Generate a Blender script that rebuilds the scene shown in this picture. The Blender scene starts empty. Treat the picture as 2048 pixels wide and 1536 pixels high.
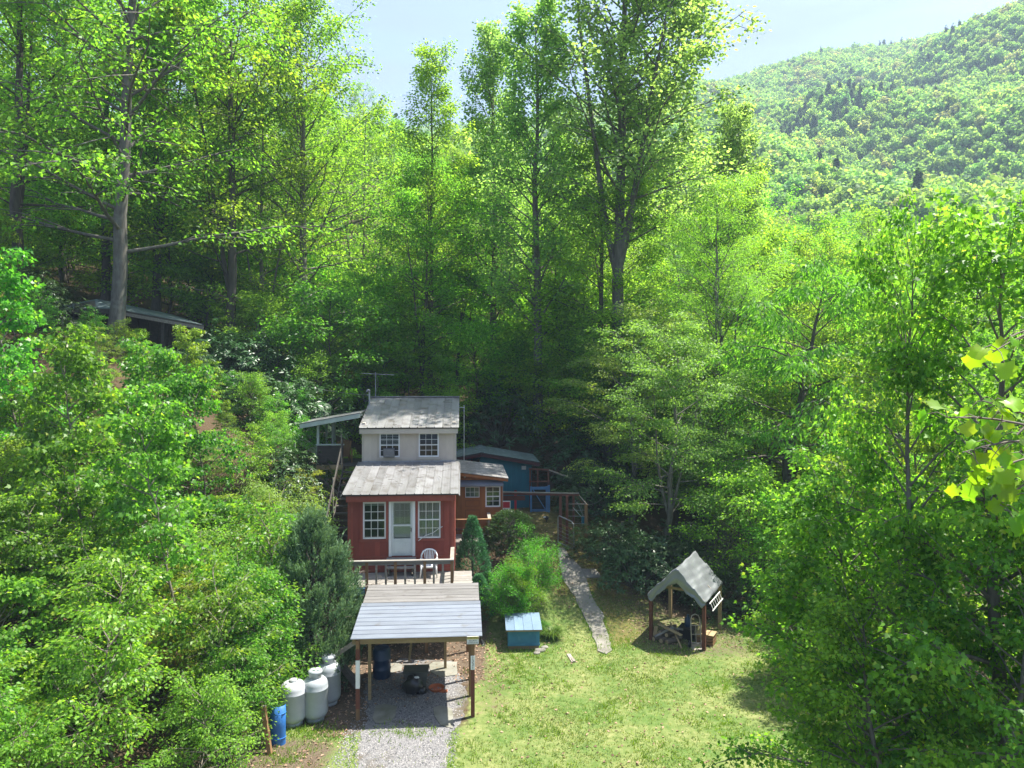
import bpy, math, random
import numpy as np
from mathutils import Vector, Matrix
R = math.radians
scene = bpy.context.scene
C = scene.collection

# ------------------------------------------------------------------ camera, light, exposure
F = 1420.0; HX = 1024.0; HY = 740.0; CAMZ = 10.0          # focal length (photo pixels), horizon row, eye height
cam_d = bpy.data.cameras.new("camera"); cam = bpy.data.objects.new("camera", cam_d); C.objects.link(cam)
cam.location = (0, 0, CAMZ); cam.rotation_euler = (R(90), 0, 0)
cam_d.sensor_width = 36; cam_d.lens = F/2048*36; cam_d.shift_y = -(768-HY)/2048
cam_d.clip_end = 6000; cam_d.clip_start = 0.1
scene.camera = cam

SUN = Vector((0.36, 0.20, 0.91)).normalized()
world = bpy.data.worlds.new("World"); scene.world = world; world.use_nodes = True
nt = world.node_tree; nt.nodes.clear()
wout = nt.nodes.new("ShaderNodeOutputWorld"); bg = nt.nodes.new("ShaderNodeBackground")
sky = nt.nodes.new("ShaderNodeTexSky"); sky.sky_type = 'NISHITA'; sky.sun_disc = False
sky.sun_elevation = math.asin(SUN.z); sky.sun_rotation = math.atan2(SUN.x, SUN.y)
sky.altitude = 900; sky.air_density = 1.0; sky.dust_density = 7.0; sky.ozone_density = 5.0
bg.inputs['Strength'].default_value = 0.070
wc = nt.nodes.new("ShaderNodeTexCoord"); wm = nt.nodes.new("ShaderNodeMapping")
wm.inputs['Scale'].default_value = (1.6, 1.6, 11); wm.inputs['Rotation'].default_value = (0, R(6), 0.3)
wn = nt.nodes.new("ShaderNodeTexNoise"); wn.inputs['Scale'].default_value = 1.7; wn.inputs['Detail'].default_value = 6
wr = nt.nodes.new("ShaderNodeValToRGB")
wr.color_ramp.elements[0].position = 0.42; wr.color_ramp.elements[0].color = (.25, .25, .25, 1)
wr.color_ramp.elements[1].position = 0.72; wr.color_ramp.elements[1].color = (.8, .8, .8, 1)
wx = nt.nodes.new("ShaderNodeMix"); wx.data_type = 'RGBA'
wx.inputs[7].default_value = (1.7, 1.95, 3.1, 1)
L = nt.links.new
L(wc.outputs['Generated'], wm.inputs['Vector']); L(wm.outputs[0], wn.inputs['Vector']); L(wn.outputs['Fac'], wr.inputs[0])
L(wr.outputs[0], wx.inputs[0]); L(sky.outputs[0], wx.inputs[6]); L(wx.outputs[2], bg.inputs[0]); L(bg.outputs[0], wout.inputs[0])

sun_d = bpy.data.lights.new("sun", 'SUN'); sun_d.energy = 3.5; sun_d.angle = R(0.5); sun_d.color = (1.0, 0.95, 0.86)
sun = bpy.data.objects.new("sun", sun_d); C.objects.link(sun)
sun.rotation_euler = (-SUN).to_track_quat('-Z', 'Y').to_euler(); sun.location = (15, 10, 60)

scene.render.engine = 'CYCLES'
scene.view_settings.view_transform = 'Standard'; scene.view_settings.look = 'None'
scene.view_settings.exposure = 2.2; scene.view_settings.gamma = 1.0
cy = scene.cycles
cy.max_bounces = 10; cy.diffuse_bounces = 8; cy.glossy_bounces = 2; cy.transmission_bounces = 3; cy.transparent_max_bounces = 6
cy.volume_bounces = 0; cy.caustics_reflective = False; cy.caustics_refractive = False
cy.sample_clamp_indirect = 6; cy.use_denoising = True

# ------------------------------------------------------------------ helpers
def link(o, parent=None):
    C.objects.link(o)
    if parent is not None: o.parent = parent
    return o
def tag(o, label=None, cat=None, group=None, kind=None):
    if label: o['label'] = label
    if cat: o['category'] = cat
    if group: o['group'] = group
    if kind: o['kind'] = kind
    return o
def empty(name, loc, rz=0.0, label=None, cat=None, group=None):
    o = bpy.data.objects.new(name, None); C.objects.link(o); o.empty_display_size = .2
    o.location = loc; o.rotation_euler = (0, 0, rz)
    return tag(o, label, cat, group)
def copy_tree(o, parent=None):
    c = o.copy(); C.objects.link(c); c.parent = parent
    for ch in list(o.children): copy_tree(ch, c)
    return c

def np_mesh(name, V, Fs, mat=None, tone=None, smooth=False):
    """V (n,3); Fs list of (m,k) index arrays"""
    me = bpy.data.meshes.new(name)
    V = np.asarray(V, dtype=np.float32)
    me.vertices.add(len(V)); me.vertices.foreach_set('co', V.ravel())
    Fs = [np.asarray(f, dtype=np.int32) for f in Fs if len(f)]
    loops = np.concatenate([f.ravel() for f in Fs])
    sizes = np.concatenate([np.full(len(f), f.shape[1], dtype=np.int32) for f in Fs])
    starts = np.concatenate([[0], np.cumsum(sizes)[:-1]]).astype(np.int32)
    me.loops.add(len(loops)); me.loops.foreach_set('vertex_index', loops)
    me.polygons.add(len(sizes)); me.polygons.foreach_set('loop_start', starts)
    if smooth: me.polygons.foreach_set('use_smooth', np.ones(len(sizes), dtype=bool))
    if tone is not None:
        a = me.attributes.new('tone', 'FLOAT', 'FACE'); a.data.foreach_set('value', np.asarray(tone, dtype=np.float32))
    me.update(calc_edges=True)
    if mat: me.materials.append(mat)
    return me

class MB:
    """collects simple solids; build() links them as one mesh object"""
    def __init__(s): s.v = []; s.f = []
    def add(s, vs, fs):
        b = len(s.v); s.v += [tuple(p) for p in vs]; s.f += [tuple(b+i for i in f) for f in fs]; return s
    def box(s, x0, x1, y0, y1, z0, z1):
        return s.add([(x0,y0,z0),(x1,y0,z0),(x1,y1,z0),(x0,y1,z0),(x0,y0,z1),(x1,y0,z1),(x1,y1,z1),(x0,y1,z1)],
                     [(0,3,2,1),(4,5,6,7),(0,1,5,4),(1,2,6,5),(2,3,7,6),(3,0,4,7)])
    def bar(s, p, q, w, h, up=(0,0,1), taper=1.0):
        p = Vector(p); q = Vector(q); d = (q-p).normalized(); up = Vector(up)
        if abs(d.dot(up)) > .98: up = Vector((0,1,0))
        a = d.cross(up).normalized(); b = a.cross(d).normalized()
        vs = []
        for c, k in ((p, 1), (q, taper)):
            for i, j in ((-1,-1),(1,-1),(1,1),(-1,1)): vs.append(c+a*(i*w/2*k)+b*(j*h/2*k))
        return s.add(vs, [(0,1,2,3),(7,6,5,4),(0,4,5,1),(1,5,6,2),(2,6,7,3),(3,7,4,0)])
    def tube(s, pts, rad, n=8, cap=True):
        pts = [Vector(p) for p in pts]
        rads = rad if hasattr(rad, '__len__') else [rad]*len(pts)
        rings = []; ref = None
        for i, p in enumerate(pts):
            d = (pts[min(i+1, len(pts)-1)]-pts[max(i-1, 0)]).normalized()
            if ref is None: ref = Vector((1,0,0)) if abs(d.x) < .8 else Vector((0,1,0))
            a = (ref-d*ref.dot(d)).normalized(); b = d.cross(a); ref = a
            rings.append([p+(a*math.cos(t)+b*math.sin(t))*rads[i] for t in [2*math.pi*k/n for k in range(n)]])
        vs = [v for r in rings for v in r]; fs = []
        for i in range(len(pts)-1):
            for k in range(n): fs.append((i*n+k, i*n+(k+1) % n, (i+1)*n+(k+1) % n, (i+1)*n+k))
        if cap: fs += [tuple(reversed(range(n))), tuple((len(pts)-1)*n+k for k in range(n))]
        return s.add(vs, fs)
    def lathe(s, prof, c=(0,0,0), n=24):
        vs = []; fs = []
        for r, z in prof:
            for k in range(n):
                t = 2*math.pi*k/n; vs.append((c[0]+r*math.cos(t), c[1]+r*math.sin(t), c[2]+z))
        m = len(prof)
        for i in range(m-1):
            for k in range(n): fs.append((i*n+k, i*n+(k+1) % n, (i+1)*n+(k+1) % n, (i+1)*n+k))
        fs.append(tuple(reversed(range(n)))); fs.append(tuple((m-1)*n+k for k in range(n)))
        return s.add(vs, fs)
    def prism(s, poly, axis, a0, a1):
        """poly in the two other axes (cyclic order), extruded along axis 0/1/2"""
        def put(p, a):
            return {0: (a, p[0], p[1]), 1: (p[0], a, p[1]), 2: (p[0], p[1], a)}[axis]
        n = len(poly); vs = [put(p, a0) for p in poly]+[put(p, a1) for p in poly]
        fs = [tuple(range(n)), tuple(reversed(range(n, 2*n)))]+[(i, i+n, (i+1) % n+n, (i+1) % n) for i in range(n)]
        return s.add(vs, fs)
    def build(s, name, mat, parent=None, smooth=False, kind=None):
        me = bpy.data.meshes.new(name); me.from_pydata(s.v, [], s.f); me.update()
        import bmesh
        bm = bmesh.new(); bm.from_mesh(me); bmesh.ops.recalc_face_normals(bm, faces=bm.faces); bm.to_mesh(me); bm.free()
        if mat: me.materials.append(mat)
        if smooth:
            for p in me.polygons: p.use_smooth = len(p.vertices) <= 4
        o = bpy.data.objects.new(name, me); link(o, parent)
        if kind: o['kind'] = kind
        return o
def Bx(name, mat, parent, *b): return MB().box(*b).build(name, mat, parent)
def Br(name, mat, parent, p, q, w, h, **k): return MB().bar(p, q, w, h, **k).build(name, mat, parent)

# ------------------------------------------------------------------ materials
MATS = {}
def pm(name, c1, c2=None, scale=(3,3,3), rough=.75, bump=.15, metallic=0., detail=6, lo=.35, hi=.68, c3=None, sc3=9., lo3=.58, hi3=.75, spec=.3, bscale=None):
    """weathered two/three tone surface"""
    m = bpy.data.materials.new(name); m.use_nodes = True; n = m.node_tree.nodes; l = m.node_tree.links.new
    b = n['Principled BSDF']; b.inputs['Roughness'].default_value = rough; b.inputs['Metallic'].default_value = metallic
    b.inputs['Specular IOR Level'].default_value = spec
    tc = n.new('ShaderNodeTexCoord'); oi = n.new('ShaderNodeObjectInfo')
    ad = n.new('ShaderNodeVectorMath'); ad.operation = 'MULTIPLY_ADD'
    ad.inputs[1].default_value = (37., 53., 71.)
    cb = n.new('ShaderNodeCombineXYZ')
    for i in range(3): l(oi.outputs['Random'], cb.inputs[i])
    l(cb.outputs[0], ad.inputs[0]); l(tc.outputs['Object'], ad.inputs[2])
    mp = n.new('ShaderNodeMapping'); mp.inputs['Scale'].default_value = scale; l(ad.outputs[0], mp.inputs['Vector'])
    no = n.new('ShaderNodeTexNoise'); no.inputs['Scale'].default_value = 1; no.inputs['Detail'].default_value = detail; no.inputs['Roughness'].default_value = .62
    l(mp.outputs[0], no.inputs['Vector'])
    rp = n.new('ShaderNodeMapRange'); rp.inputs[1].default_value = lo; rp.inputs[2].default_value = hi; l(no.outputs['Fac'], rp.inputs[0])
    mx = n.new('ShaderNodeMix'); mx.data_type = 'RGBA'; mx.inputs[6].default_value = (*c1, 1); mx.inputs[7].default_value = (*(c2 or [x*.72 for x in c1]), 1)
    l(rp.outputs[0], mx.inputs[0]); out = mx.outputs[2]
    if c3:
        n3 = n.new('ShaderNodeTexNoise'); n3.inputs['Scale'].default_value = sc3; n3.inputs['Detail'].default_value = 8; l(ad.outputs[0], n3.inputs['Vector'])
        r3 = n.new('ShaderNodeMapRange'); r3.inputs[1].default_value = lo3; r3.inputs[2].default_value = hi3; l(n3.outputs['Fac'], r3.inputs[0])
        m3 = n.new('ShaderNodeMix'); m3.data_type = 'RGBA'; l(r3.outputs[0], m3.inputs[0]); l(out, m3.inputs[6]); m3.inputs[7].default_value = (*c3, 1); out = m3.outputs[2]
    # piece to piece variation
    hv = n.new('ShaderNodeHueSaturation'); vr = n.new('ShaderNodeMapRange'); vr.inputs[3].default_value = .86; vr.inputs[4].default_value = 1.12
    l(oi.outputs['Random'], vr.inputs[0]); l(vr.outputs[0], hv.inputs['Value']); l(out, hv.inputs['Color'])
    l(hv.outputs[0], b.inputs['Base Color'])
    if bump:
        bp = n.new('ShaderNodeBump'); bp.inputs['Strength'].default_value = bump; bp.inputs['Distance'].default_value = .02
        l(no.outputs['Fac'], bp.inputs['Height']); l(bp.outputs[0], b.inputs['Normal'])
    MATS[name] = m
    return m

def leafm(name, dark, light, trans=.45, rough=.5, var=.030, spec=.35, young=None):
    m = bpy.data.materials.new(name); m.use_nodes = True; n = m.node_tree.nodes; l = m.node_tree.links.new
    b = n['Principled BSDF']; out = n['Material Output']
    b.inputs['Roughness'].default_value = rough; b.inputs['Specular IOR Level'].default_value = spec
    at = n.new('ShaderNodeAttribute'); at.attribute_name = 'tone'
    rp = n.new('ShaderNodeValToRGB'); e = rp.color_ramp.elements
    e[0].color = (*dark, 1); e[0].position = 0.05; e[1].color = (*light, 1); e[1].position = .9
    if young:
        q = rp.color_ramp.elements.new(.97); q.color = (*young, 1)
    l(at.outputs['Fac'], rp.inputs[0])
    oi = n.new('ShaderNodeObjectInfo'); hv = n.new('ShaderNodeHueSaturation')
    h = n.new('ShaderNodeMapRange'); h.inputs[3].default_value = .5-var; h.inputs[4].default_value = .5+var*.7; l(oi.outputs['Random'], h.inputs[0]); l(h.outputs[0], hv.inputs['Hue'])
    v = n.new('ShaderNodeMapRange'); v.inputs[3].default_value = .80; v.inputs[4].default_value = 1.2
    mlt = n.new('ShaderNodeMath'); mlt.operation = 'MULTIPLY'; mlt.inputs[1].default_value = 7.31; fr = n.new('ShaderNodeMath'); fr.operation = 'FRACT'
    l(oi.outputs['Random'], mlt.inputs[0]); l(mlt.outputs[0], fr.inputs[0]); l(fr.outputs[0], v.inputs[0]); l(v.outputs[0], hv.inputs['Value'])
    l(rp.outputs[0], hv.inputs['Color'])
    l(hv.outputs[0], b.inputs['Base Color'])
    t = n.new('ShaderNodeBsdfTranslucent'); tm = n.new('ShaderNodeMix'); tm.data_type = 'RGBA'; tm.blend_type = 'MULTIPLY'; tm.inputs[0].default_value = 1
    tm.inputs[7].default_value = (2.1, 2.0, .9, 1); l(hv.outputs[0], tm.inputs[6]); l(tm.outputs[2], t.inputs['Color'])
    mx = n.new('ShaderNodeMixShader'); mx.inputs[0].default_value = trans
    l(b.outputs[0], mx.inputs[1]); l(t.outputs[0], mx.inputs[2]); l(mx.outputs[0], out.inputs['Surface'])
    MATS[name] = m
    return m

# paint, wood, metal
M_red = pm('red_siding', (.27,.060,.040), (.205,.045,.032), (2,2,.6), .7, .1, c3=(.28,.095,.072), sc3=3, lo3=.62, hi3=.9)
M_redtrim = pm('red_trim', (.29,.072,.046), (.22,.055,.038), (3,3,3), .65, .08)
M_grey = pm('grey_siding', (.58,.50,.41), (.50,.43,.35), (2,2,.8), .85, .1, c3=(.43,.375,.305), sc3=2.5, lo3=.6, hi3=.85)
M_greytrim = pm('grey_trim', (.54,.47,.385), (.45,.39,.32), (2,2,1), .8, .1)
M_roof = pm('galvanised_roof', (.25,.25,.252), (.175,.172,.167), (1.4,.45,1.4), .5, .05, .25, c3=(.11,.098,.086), sc3=2.2, lo3=.5, hi3=.75, spec=.4)
M_white = pm('white_paint', (.74,.74,.72), (.66,.66,.63), (4,4,4), .55, .03)
M_doorw = pm('screen_door_paint', (.60,.63,.60), (.50,.53,.50), (3,3,1), .6, .03)
M_oldwood = pm('weathered_wood', (.30,.265,.22), (.20,.175,.145), (14,2.2,14), .85, .3, c3=(.38,.34,.29), sc3=4)
M_oldwoodx = pm('weathered_board', (.275,.255,.225), (.19,.175,.155), (2.2,14,14), .85, .3, c3=(.33,.31,.28), sc3=4)
M_postwood = pm('treated_post', (.26,.15,.07), (.19,.105,.05), (14,14,1.5), .8, .2)
M_yellowwood = pm('treated_lumber', (.34,.25,.13), (.25,.18,.09), (2,14,14), .8, .2)
M_rustpaint = pm('redbrown_paint', (.15,.05,.03), (.10,.036,.024), (5,5,2), .7, .1)
M_darkwood = pm('dark_stained_wood', (.055,.045,.038), (.035,.030,.027), (3,12,12), .85, .25)
M_stair = pm('stair_wood', (.095,.085,.07), (.06,.054,.046), (2,14,14), .9, .25)
M_palegreen = pm('pale_green_paint', (.42,.46,.42), (.33,.37,.33), (3,3,3), .7, .05)
M_brown = pm('orange_brown_siding', (.33,.125,.032), (.255,.092,.026), (3,3,.8), .65, .08)
M_browntrim = pm('brown_trim', (.28,.10,.03), (.22,.08,.027), (3,3,3), .65, .05)
M_teal = pm('teal_siding', (.014,.155,.205), (.011,.115,.16), (2,2,.7), .7, .08)
M_bluegate = pm('blue_gate_paint', (.075,.19,.34), (.06,.15,.28), (4,4,4), .65, .08)
M_bluebox = pm('blue_box_paint', (.055,.23,.36), (.045,.18,.29), (3,3,3), .65, .08, c3=(.12,.30,.40), sc3=5)
M_maroon = pm('maroon_trim', (.07,.022,.026), (.055,.018,.02), (3,3,3), .7, .05)
M_felt = pm('bluegrey_shingle', (.13,.175,.18), (.085,.115,.12), (6,6,6), .9, .2, c3=(.22,.26,.255), sc3=3, lo3=.55, hi3=.7)
M_shing = pm('grey_shingle', (.25,.245,.24), (.155,.15,.145), (4,9,4), .92, .3, c3=(.34,.325,.30), sc3=5, lo3=.5, hi3=.7)
M_bluemetal = pm('blue_white_metal', (.185,.21,.248), (.148,.166,.196), (1,2,1), .5, .03, .1, c3=(.12,.115,.108), sc3=3, lo3=.62, hi3=.8, spec=.4)
M_ply = pm('weathered_roof_sheet', (.18,.174,.168), (.125,.12,.113), (1,6,2), .85, .15, c3=(.085,.076,.066), sc3=3, lo3=.6, hi3=.8)
M_lidmetal = pm('blue_box_lid', (.17,.245,.33), (.135,.20,.27), (2,2,2), .5, .05, .1)
M_tank = pm('tank_paint', (.36,.39,.41), (.30,.325,.34), (2,2,2), .4, .03, c3=(.30,.31,.30), sc3=4, lo3=.66, hi3=.85, spec=.5)
M_tankw = pm('tank_white_paint', (.46,.47,.49), (.38,.40,.42), (2,2,2), .4, .03, c3=(.33,.31,.29), sc3=4, lo3=.66, hi3=.85, spec=.5)
M_galv = pm('galvanised_pipe', (.36,.37,.38), (.25,.25,.25), (6,6,6), .45, .03, .6)
M_rust = pm('rusty_pipe', (.20,.075,.05), (.13,.055,.04), (6,6,6), .7, .1, .1)
M_tarp = pm('silver_tarp', (.25,.265,.28), (.165,.178,.19), (1.2,1.2,1.2), .38, .04, .35, spec=.5)
M_conc = pm('concrete', (.26,.245,.215), (.175,.165,.145), (2,2,2), .92, .25, c3=(.14,.13,.105), sc3=1.6, lo3=.5, hi3=.75)
M_log = pm('bark_log', (.20,.16,.12), (.12,.095,.07), (10,10,2), .95, .5)
M_cutwood = pm('split_wood', (.40,.30,.17), (.30,.21,.11), (3,14,14), .85, .25)
M_black = pm('black_plastic', (.010,.010,.011), (.016,.016,.018), (6,6,6), .3, .3, spec=.5)
M_tote = pm('grey_plastic', (.11,.115,.10), (.085,.09,.08), (4,4,4), .5, .03)
M_bluepl = pm('blue_plastic', (.008,.035,.09), (.007,.03,.075), (3,3,3), .4, .03, spec=.5)
M_bluebrt = pm('bright_blue_plastic', (.03,.16,.46), (.025,.13,.38), (3,3,1), .45, .03, spec=.5)
M_orange = pm('terracotta', (.38,.11,.04), (.28,.08,.03), (5,5,5), .8, .15)
M_redsign = pm('red_print', (.50,.03,.05), (.42,.025,.04), (3,3,3), .5, .0)
M_yell = pm('yellow_print', (.60,.50,.16), (.54,.45,.14), (3,3,3), .6, .0)
M_ink = pm('black_ink', (.02,.02,.02), (.025,.025,.025), (3,3,3), .6, .0)
M_tire = pm('rubber', (.02,.02,.021), (.03,.03,.03), (8,8,8), .8, .1)
M_chair = pm('white_plastic', (.74,.74,.73), (.66,.66,.64), (3,3,3), .45, .02, spec=.5)
M_wire = pm('cable', (.16,.16,.16), (.12,.12,.12), (3,3,3), .6, .0)
M_bark = pm('bark_grey', (.19,.175,.15), (.105,.095,.08), (9,9,1.8), .95, .7, c3=(.20,.195,.165), sc3=3, lo3=.55, hi3=.7)
M_barkd = pm('bark_dark', (.115,.10,.084), (.066,.057,.048), (9,9,1.8), .95, .6)
M_barkp = pm('bark_pale', (.20,.19,.165), (.11,.10,.085), (7,7,2), .95, .5, c3=(.08,.07,.06), sc3=5, lo3=.6, hi3=.7)
M_twig = pm('twig', (.22,.19,.16), (.15,.125,.10), (5,5,5), .95, .2)
M_curtain = pm('curtain', (.50,.50,.46), (.42,.42,.39), (16,3,1.5), .9, .1)
M_inside = pm('dark_room', (.018,.022,.020), (.03,.035,.03), (3,3,3), .9, .0)  # near-black; room darkness painted on window boards, also used for dark panels

def glassm():
    m = bpy.data.materials.new('window_glass'); m.use_nodes = True; n = m.node_tree.nodes; l = m.node_tree.links.new
    n.remove(n['Principled BSDF']); out = n['Material Output']
    tr = n.new('ShaderNodeBsdfTransparent'); tr.inputs[0].default_value = (.80,.86,.83,1)
    gl = n.new('ShaderNodeBsdfGlossy'); gl.inputs['Roughness'].default_value = .03; gl.inputs['Color'].default_value = (.9,.95,.95,1)
    fr = n.new('ShaderNodeFresnel'); fr.inputs[0].default_value = 1.5
    mx = n.new('ShaderNodeMixShader'); l(fr.outputs[0], mx.inputs[0]); l(tr.outputs[0], mx.inputs[1]); l(gl.outputs[0], mx.inputs[2]); l(mx.outputs[0], out.inputs['Surface'])
    return m
M_glass = glassm()

# ------------------------------------------------------------------ terrain
def sstep(a, b, x):
    t = np.clip((x-a)/(b-a), 0, 1); return t*t*(3-2*t)
def softp(x, k=1.2): return np.log1p(np.exp(np.clip(x*k, -30, 30)))/k
def hfun(X, Y):
    X = np.asarray(X, dtype=float); Y = np.asarray(Y, dtype=float)
    yy = np.clip(Y, 14, 200)
    z = 11*np.tanh(.60*softp(-X-8.6-.05*(yy-22))/11)*sstep(8, 20, Y)            # bank on the left
    mid = 1-sstep(4.5, 9.5, X)                                       # house terrace
    z = z + mid*(2.3*sstep(25.9, 30.3, Y)*(1-sstep(.2, 2.0, X)) + 2.6*sstep(27, 38, Y)*sstep(.2, 2.0, X) + .3*sstep(31, 38, Y)*(1-sstep(.2, 2.0, X)))
    z = z + (1-mid)*1.2*sstep(30, 42, Y)
    z = z + 3.2*sstep(38.5, 46, Y)*mid*sstep(-16, -7, X) + .10*softp(Y-42, .5) + .10*softp(Y-42, .5)*sstep(-5, -40, X)
    z = z + .10*np.sin(X*.9+Y*.35)*sstep(28, 40, Y)
    z = z + 2.6*sstep(-7.2, -10.5, X)*sstep(26, 31, Y)
    z = z + (.34+.10*sstep(6, -12, X))*softp(Y-64-4*sstep(8, 20, X), .25)*(1-.30*sstep(12, 40, X))*(1-.55*sstep(-14, -45, X))
    z = z - .25*softp(X-11, .8)*sstep(60, 20, Y)                      # falls away on the right
    return z
def hz(x, y): return float(hfun(x, y))
def proj(x, y, z): return (HX+F*x/y, HY+F*(CAMZ-z)/y)
def at(px, py, D): return Vector(((px-HX)/F*D, D, CAMZ-(py-HY)/F*D))
def ground_at(px, py):
    t = 8.0
    while t < 160:
        p = at(px, py, t)
        if p.z <= hz(p.x, p.y): return p
        t += .05
    return p

# ------------------------------------------------------------------ ground, drive, path, mountains
def ground_material():
    m = bpy.data.materials.new('ground_mix'); m.use_nodes = True; n = m.node_tree.nodes; l = m.node_tree.links.new
    b = n['Principled BSDF']; b.inputs['Roughness'].default_value = .95; b.inputs['Specular IOR Level'].default_value = .15
    tc = n.new('ShaderNodeTexCoord')
    def noise(s, d=6, r=.6):
        q = n.new('ShaderNodeTexNoise'); q.inputs['Scale'].default_value = s; q.inputs['Detail'].default_value = d; q.inputs['Roughness'].default_value = r; l(tc.outputs['Object'], q.inputs['Vector']); return q.outputs['Fac']
    def ramp(f, stops):
        r = n.new('ShaderNodeValToRGB'); e = r.color_ramp.elements
        e[0].position, e[0].color = stops[0][0], (*stops[0][1], 1); e[1].position, e[1].color = stops[-1][0], (*stops[-1][1], 1)
        for p, c in stops[1:-1]: q = e.new(p); q.color = (*c, 1)
        l(f, r.inputs[0]); return r.outputs[0]
    def mix(f, a, c):
        x = n.new('ShaderNodeMix'); x.data_type = 'RGBA'; l(f, x.inputs[0]); l(a, x.inputs[6]); l(c, x.inputs[7]); return x.outputs[2]
    def mask(attr, nz, amt=.9):
        a = n.new('ShaderNodeAttribute'); a.attribute_name = attr
        s = n.new('ShaderNodeMath'); s.operation = 'SUBTRACT'; l(nz, s.inputs[0]); s.inputs[1].default_value = .5
        q = n.new('ShaderNodeMath'); q.operation = 'MULTIPLY_ADD'; q.inputs[1].default_value = amt; l(s.outputs[0], q.inputs[0]); l(a.outputs['Fac'], q.inputs[2])
        r = n.new('ShaderNodeMapRange'); r.inputs[1].default_value = .35; r.inputs[2].default_value = .65; l(q.outputs[0], r.inputs[0]); return r.outputs[0]
    fine = noise(28, 8, .7); mid = noise(5, 8, .65); big = noise(.55, 5, .6)
    floor = ramp(fine, [(.3, (.028,.020,.012)), (.5, (.075,.052,.030)), (.72, (.15,.105,.065))])
    lit = ramp(fine, [(.28, (.035,.026,.018)), (.5, (.105,.078,.053)), (.72, (.21,.165,.125))])
    g1 = ramp(mid, [(.3, (.085,.13,.030)), (.5, (.16,.19,.062)), (.7, (.255,.255,.11))])
    g2 = ramp(mid, [(.3, (.055,.11,.02)), (.55, (.105,.16,.04)), (.75, (.18,.205,.07))])
    lawn = mix(ramp(big, [(.42, (0,0,0)), (.58, (1,1,1))]), g1, g2)
    moss = ramp(mid, [(.3, (.07,.065,.020)), (.52, (.12,.105,.035)), (.72, (.20,.165,.07))])
    clay = ramp(mid, [(.3, (.22,.10,.04)), (.7, (.36,.19,.08))])
    col = mix(mask('lawn', mid), floor, lawn); col = mix(mask('moss', mid), col, moss)
    col = mix(mask('litter', mid, 1.1), col, lit); col = mix(mask('clay', mid), col, clay)
    l(col, b.inputs['Base Color'])
    bp = n.new('ShaderNodeBump'); bp.inputs['Strength'].default_value = .5; bp.inputs['Distance'].default_value = .05; l(fine, bp.inputs['Height']); l(bp.outputs[0], b.inputs['Normal'])
    return m
def axis(lo, hi, d0, d1, step, far):
    a = list(np.arange(d0, d1+1e-6, step)); s = step
    x = d1
    while x < hi: s = min(s*1.25, far); x += s; a.append(x)
    s = step; x = d0
    while x > lo: s = min(s*1.25, far); x -= s; a.insert(0, x)
    return np.array(a)
gx = axis(-240, 260, -14, 12, .25, 8); gy = axis(-30, 300, 14, 42, .25, 8)
GX, GY = np.meshgrid(gx, gy); GZ = hfun(GX, GY)
nx, ny = len(gx), len(gy)
idx = np.arange(nx*ny).reshape(ny, nx)
quads = np.stack([idx[:-1,:-1], idx[:-1,1:], idx[1:,1:], idx[1:,:-1]], -1).reshape(-1, 4)
gm = np_mesh('ground', np.stack([GX, GY, GZ], -1).reshape(-1, 3), [quads], ground_material(), smooth=True)
def gset(name, w):
    a = gm.attributes.new(name, 'FLOAT', 'POINT'); a.data.foreach_set('value', np.clip(w, 0, 1).ravel().astype(np.float32))
def box2(X, Y, x0, x1, y0, y1, s): return sstep(x0-s, x0+s, X)*(1-sstep(x1-s, x1+s, X))*sstep(y0-s, y0+s, Y)*(1-sstep(y1-s, y1+s, Y))
W_lawn = np.maximum(box2(GX, GY, -1.3, 11, 5, 28.5, .5), box2(GX, GY, -8.6, 2, 5, 19.9, .6))
W_lawn = np.maximum(W_lawn, box2(GX, GY, 1.2, 6.2, 24, 33, .9))
W_lit = np.maximum(box2(GX, GY, -5.8, -.9, 22.6, 27.5, .5), box2(GX, GY, -5.5, -4.2, 19.4, 26, .4))
W_lit = np.maximum(W_lit, .75*box2(GX, GY, -8.2, -4.6, 16.5, 19.3, .6)); W_lit = np.maximum(W_lit, .42*box2(GX, GY, -1.2, .1, 20.5, 24.5, .5))
W_lit = np.maximum(W_lit, .5*box2(GX, GY, 4.5, 9, 24.5, 33, .8))
W_moss = np.maximum(box2(GX, GY, .6, 6.5, 30, 40, 1.), .62*box2(GX, GY, 3, 6, 25.5, 31, .8))
W_clay = np.maximum(.8*np.exp(-((GX+13.4)**2/1.6+(GY-22)**2/3)), .7*np.exp(-((GX+10.3)**2/.8+(GY-21.5)**2/1.5)))
for nme, w in (('lawn', W_lawn), ('litter', W_lit), ('moss', W_moss), ('clay', W_clay)): gset(nme, w)
ground = link(bpy.data.objects.new('ground', gm)); tag(ground, kind='structure')

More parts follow.
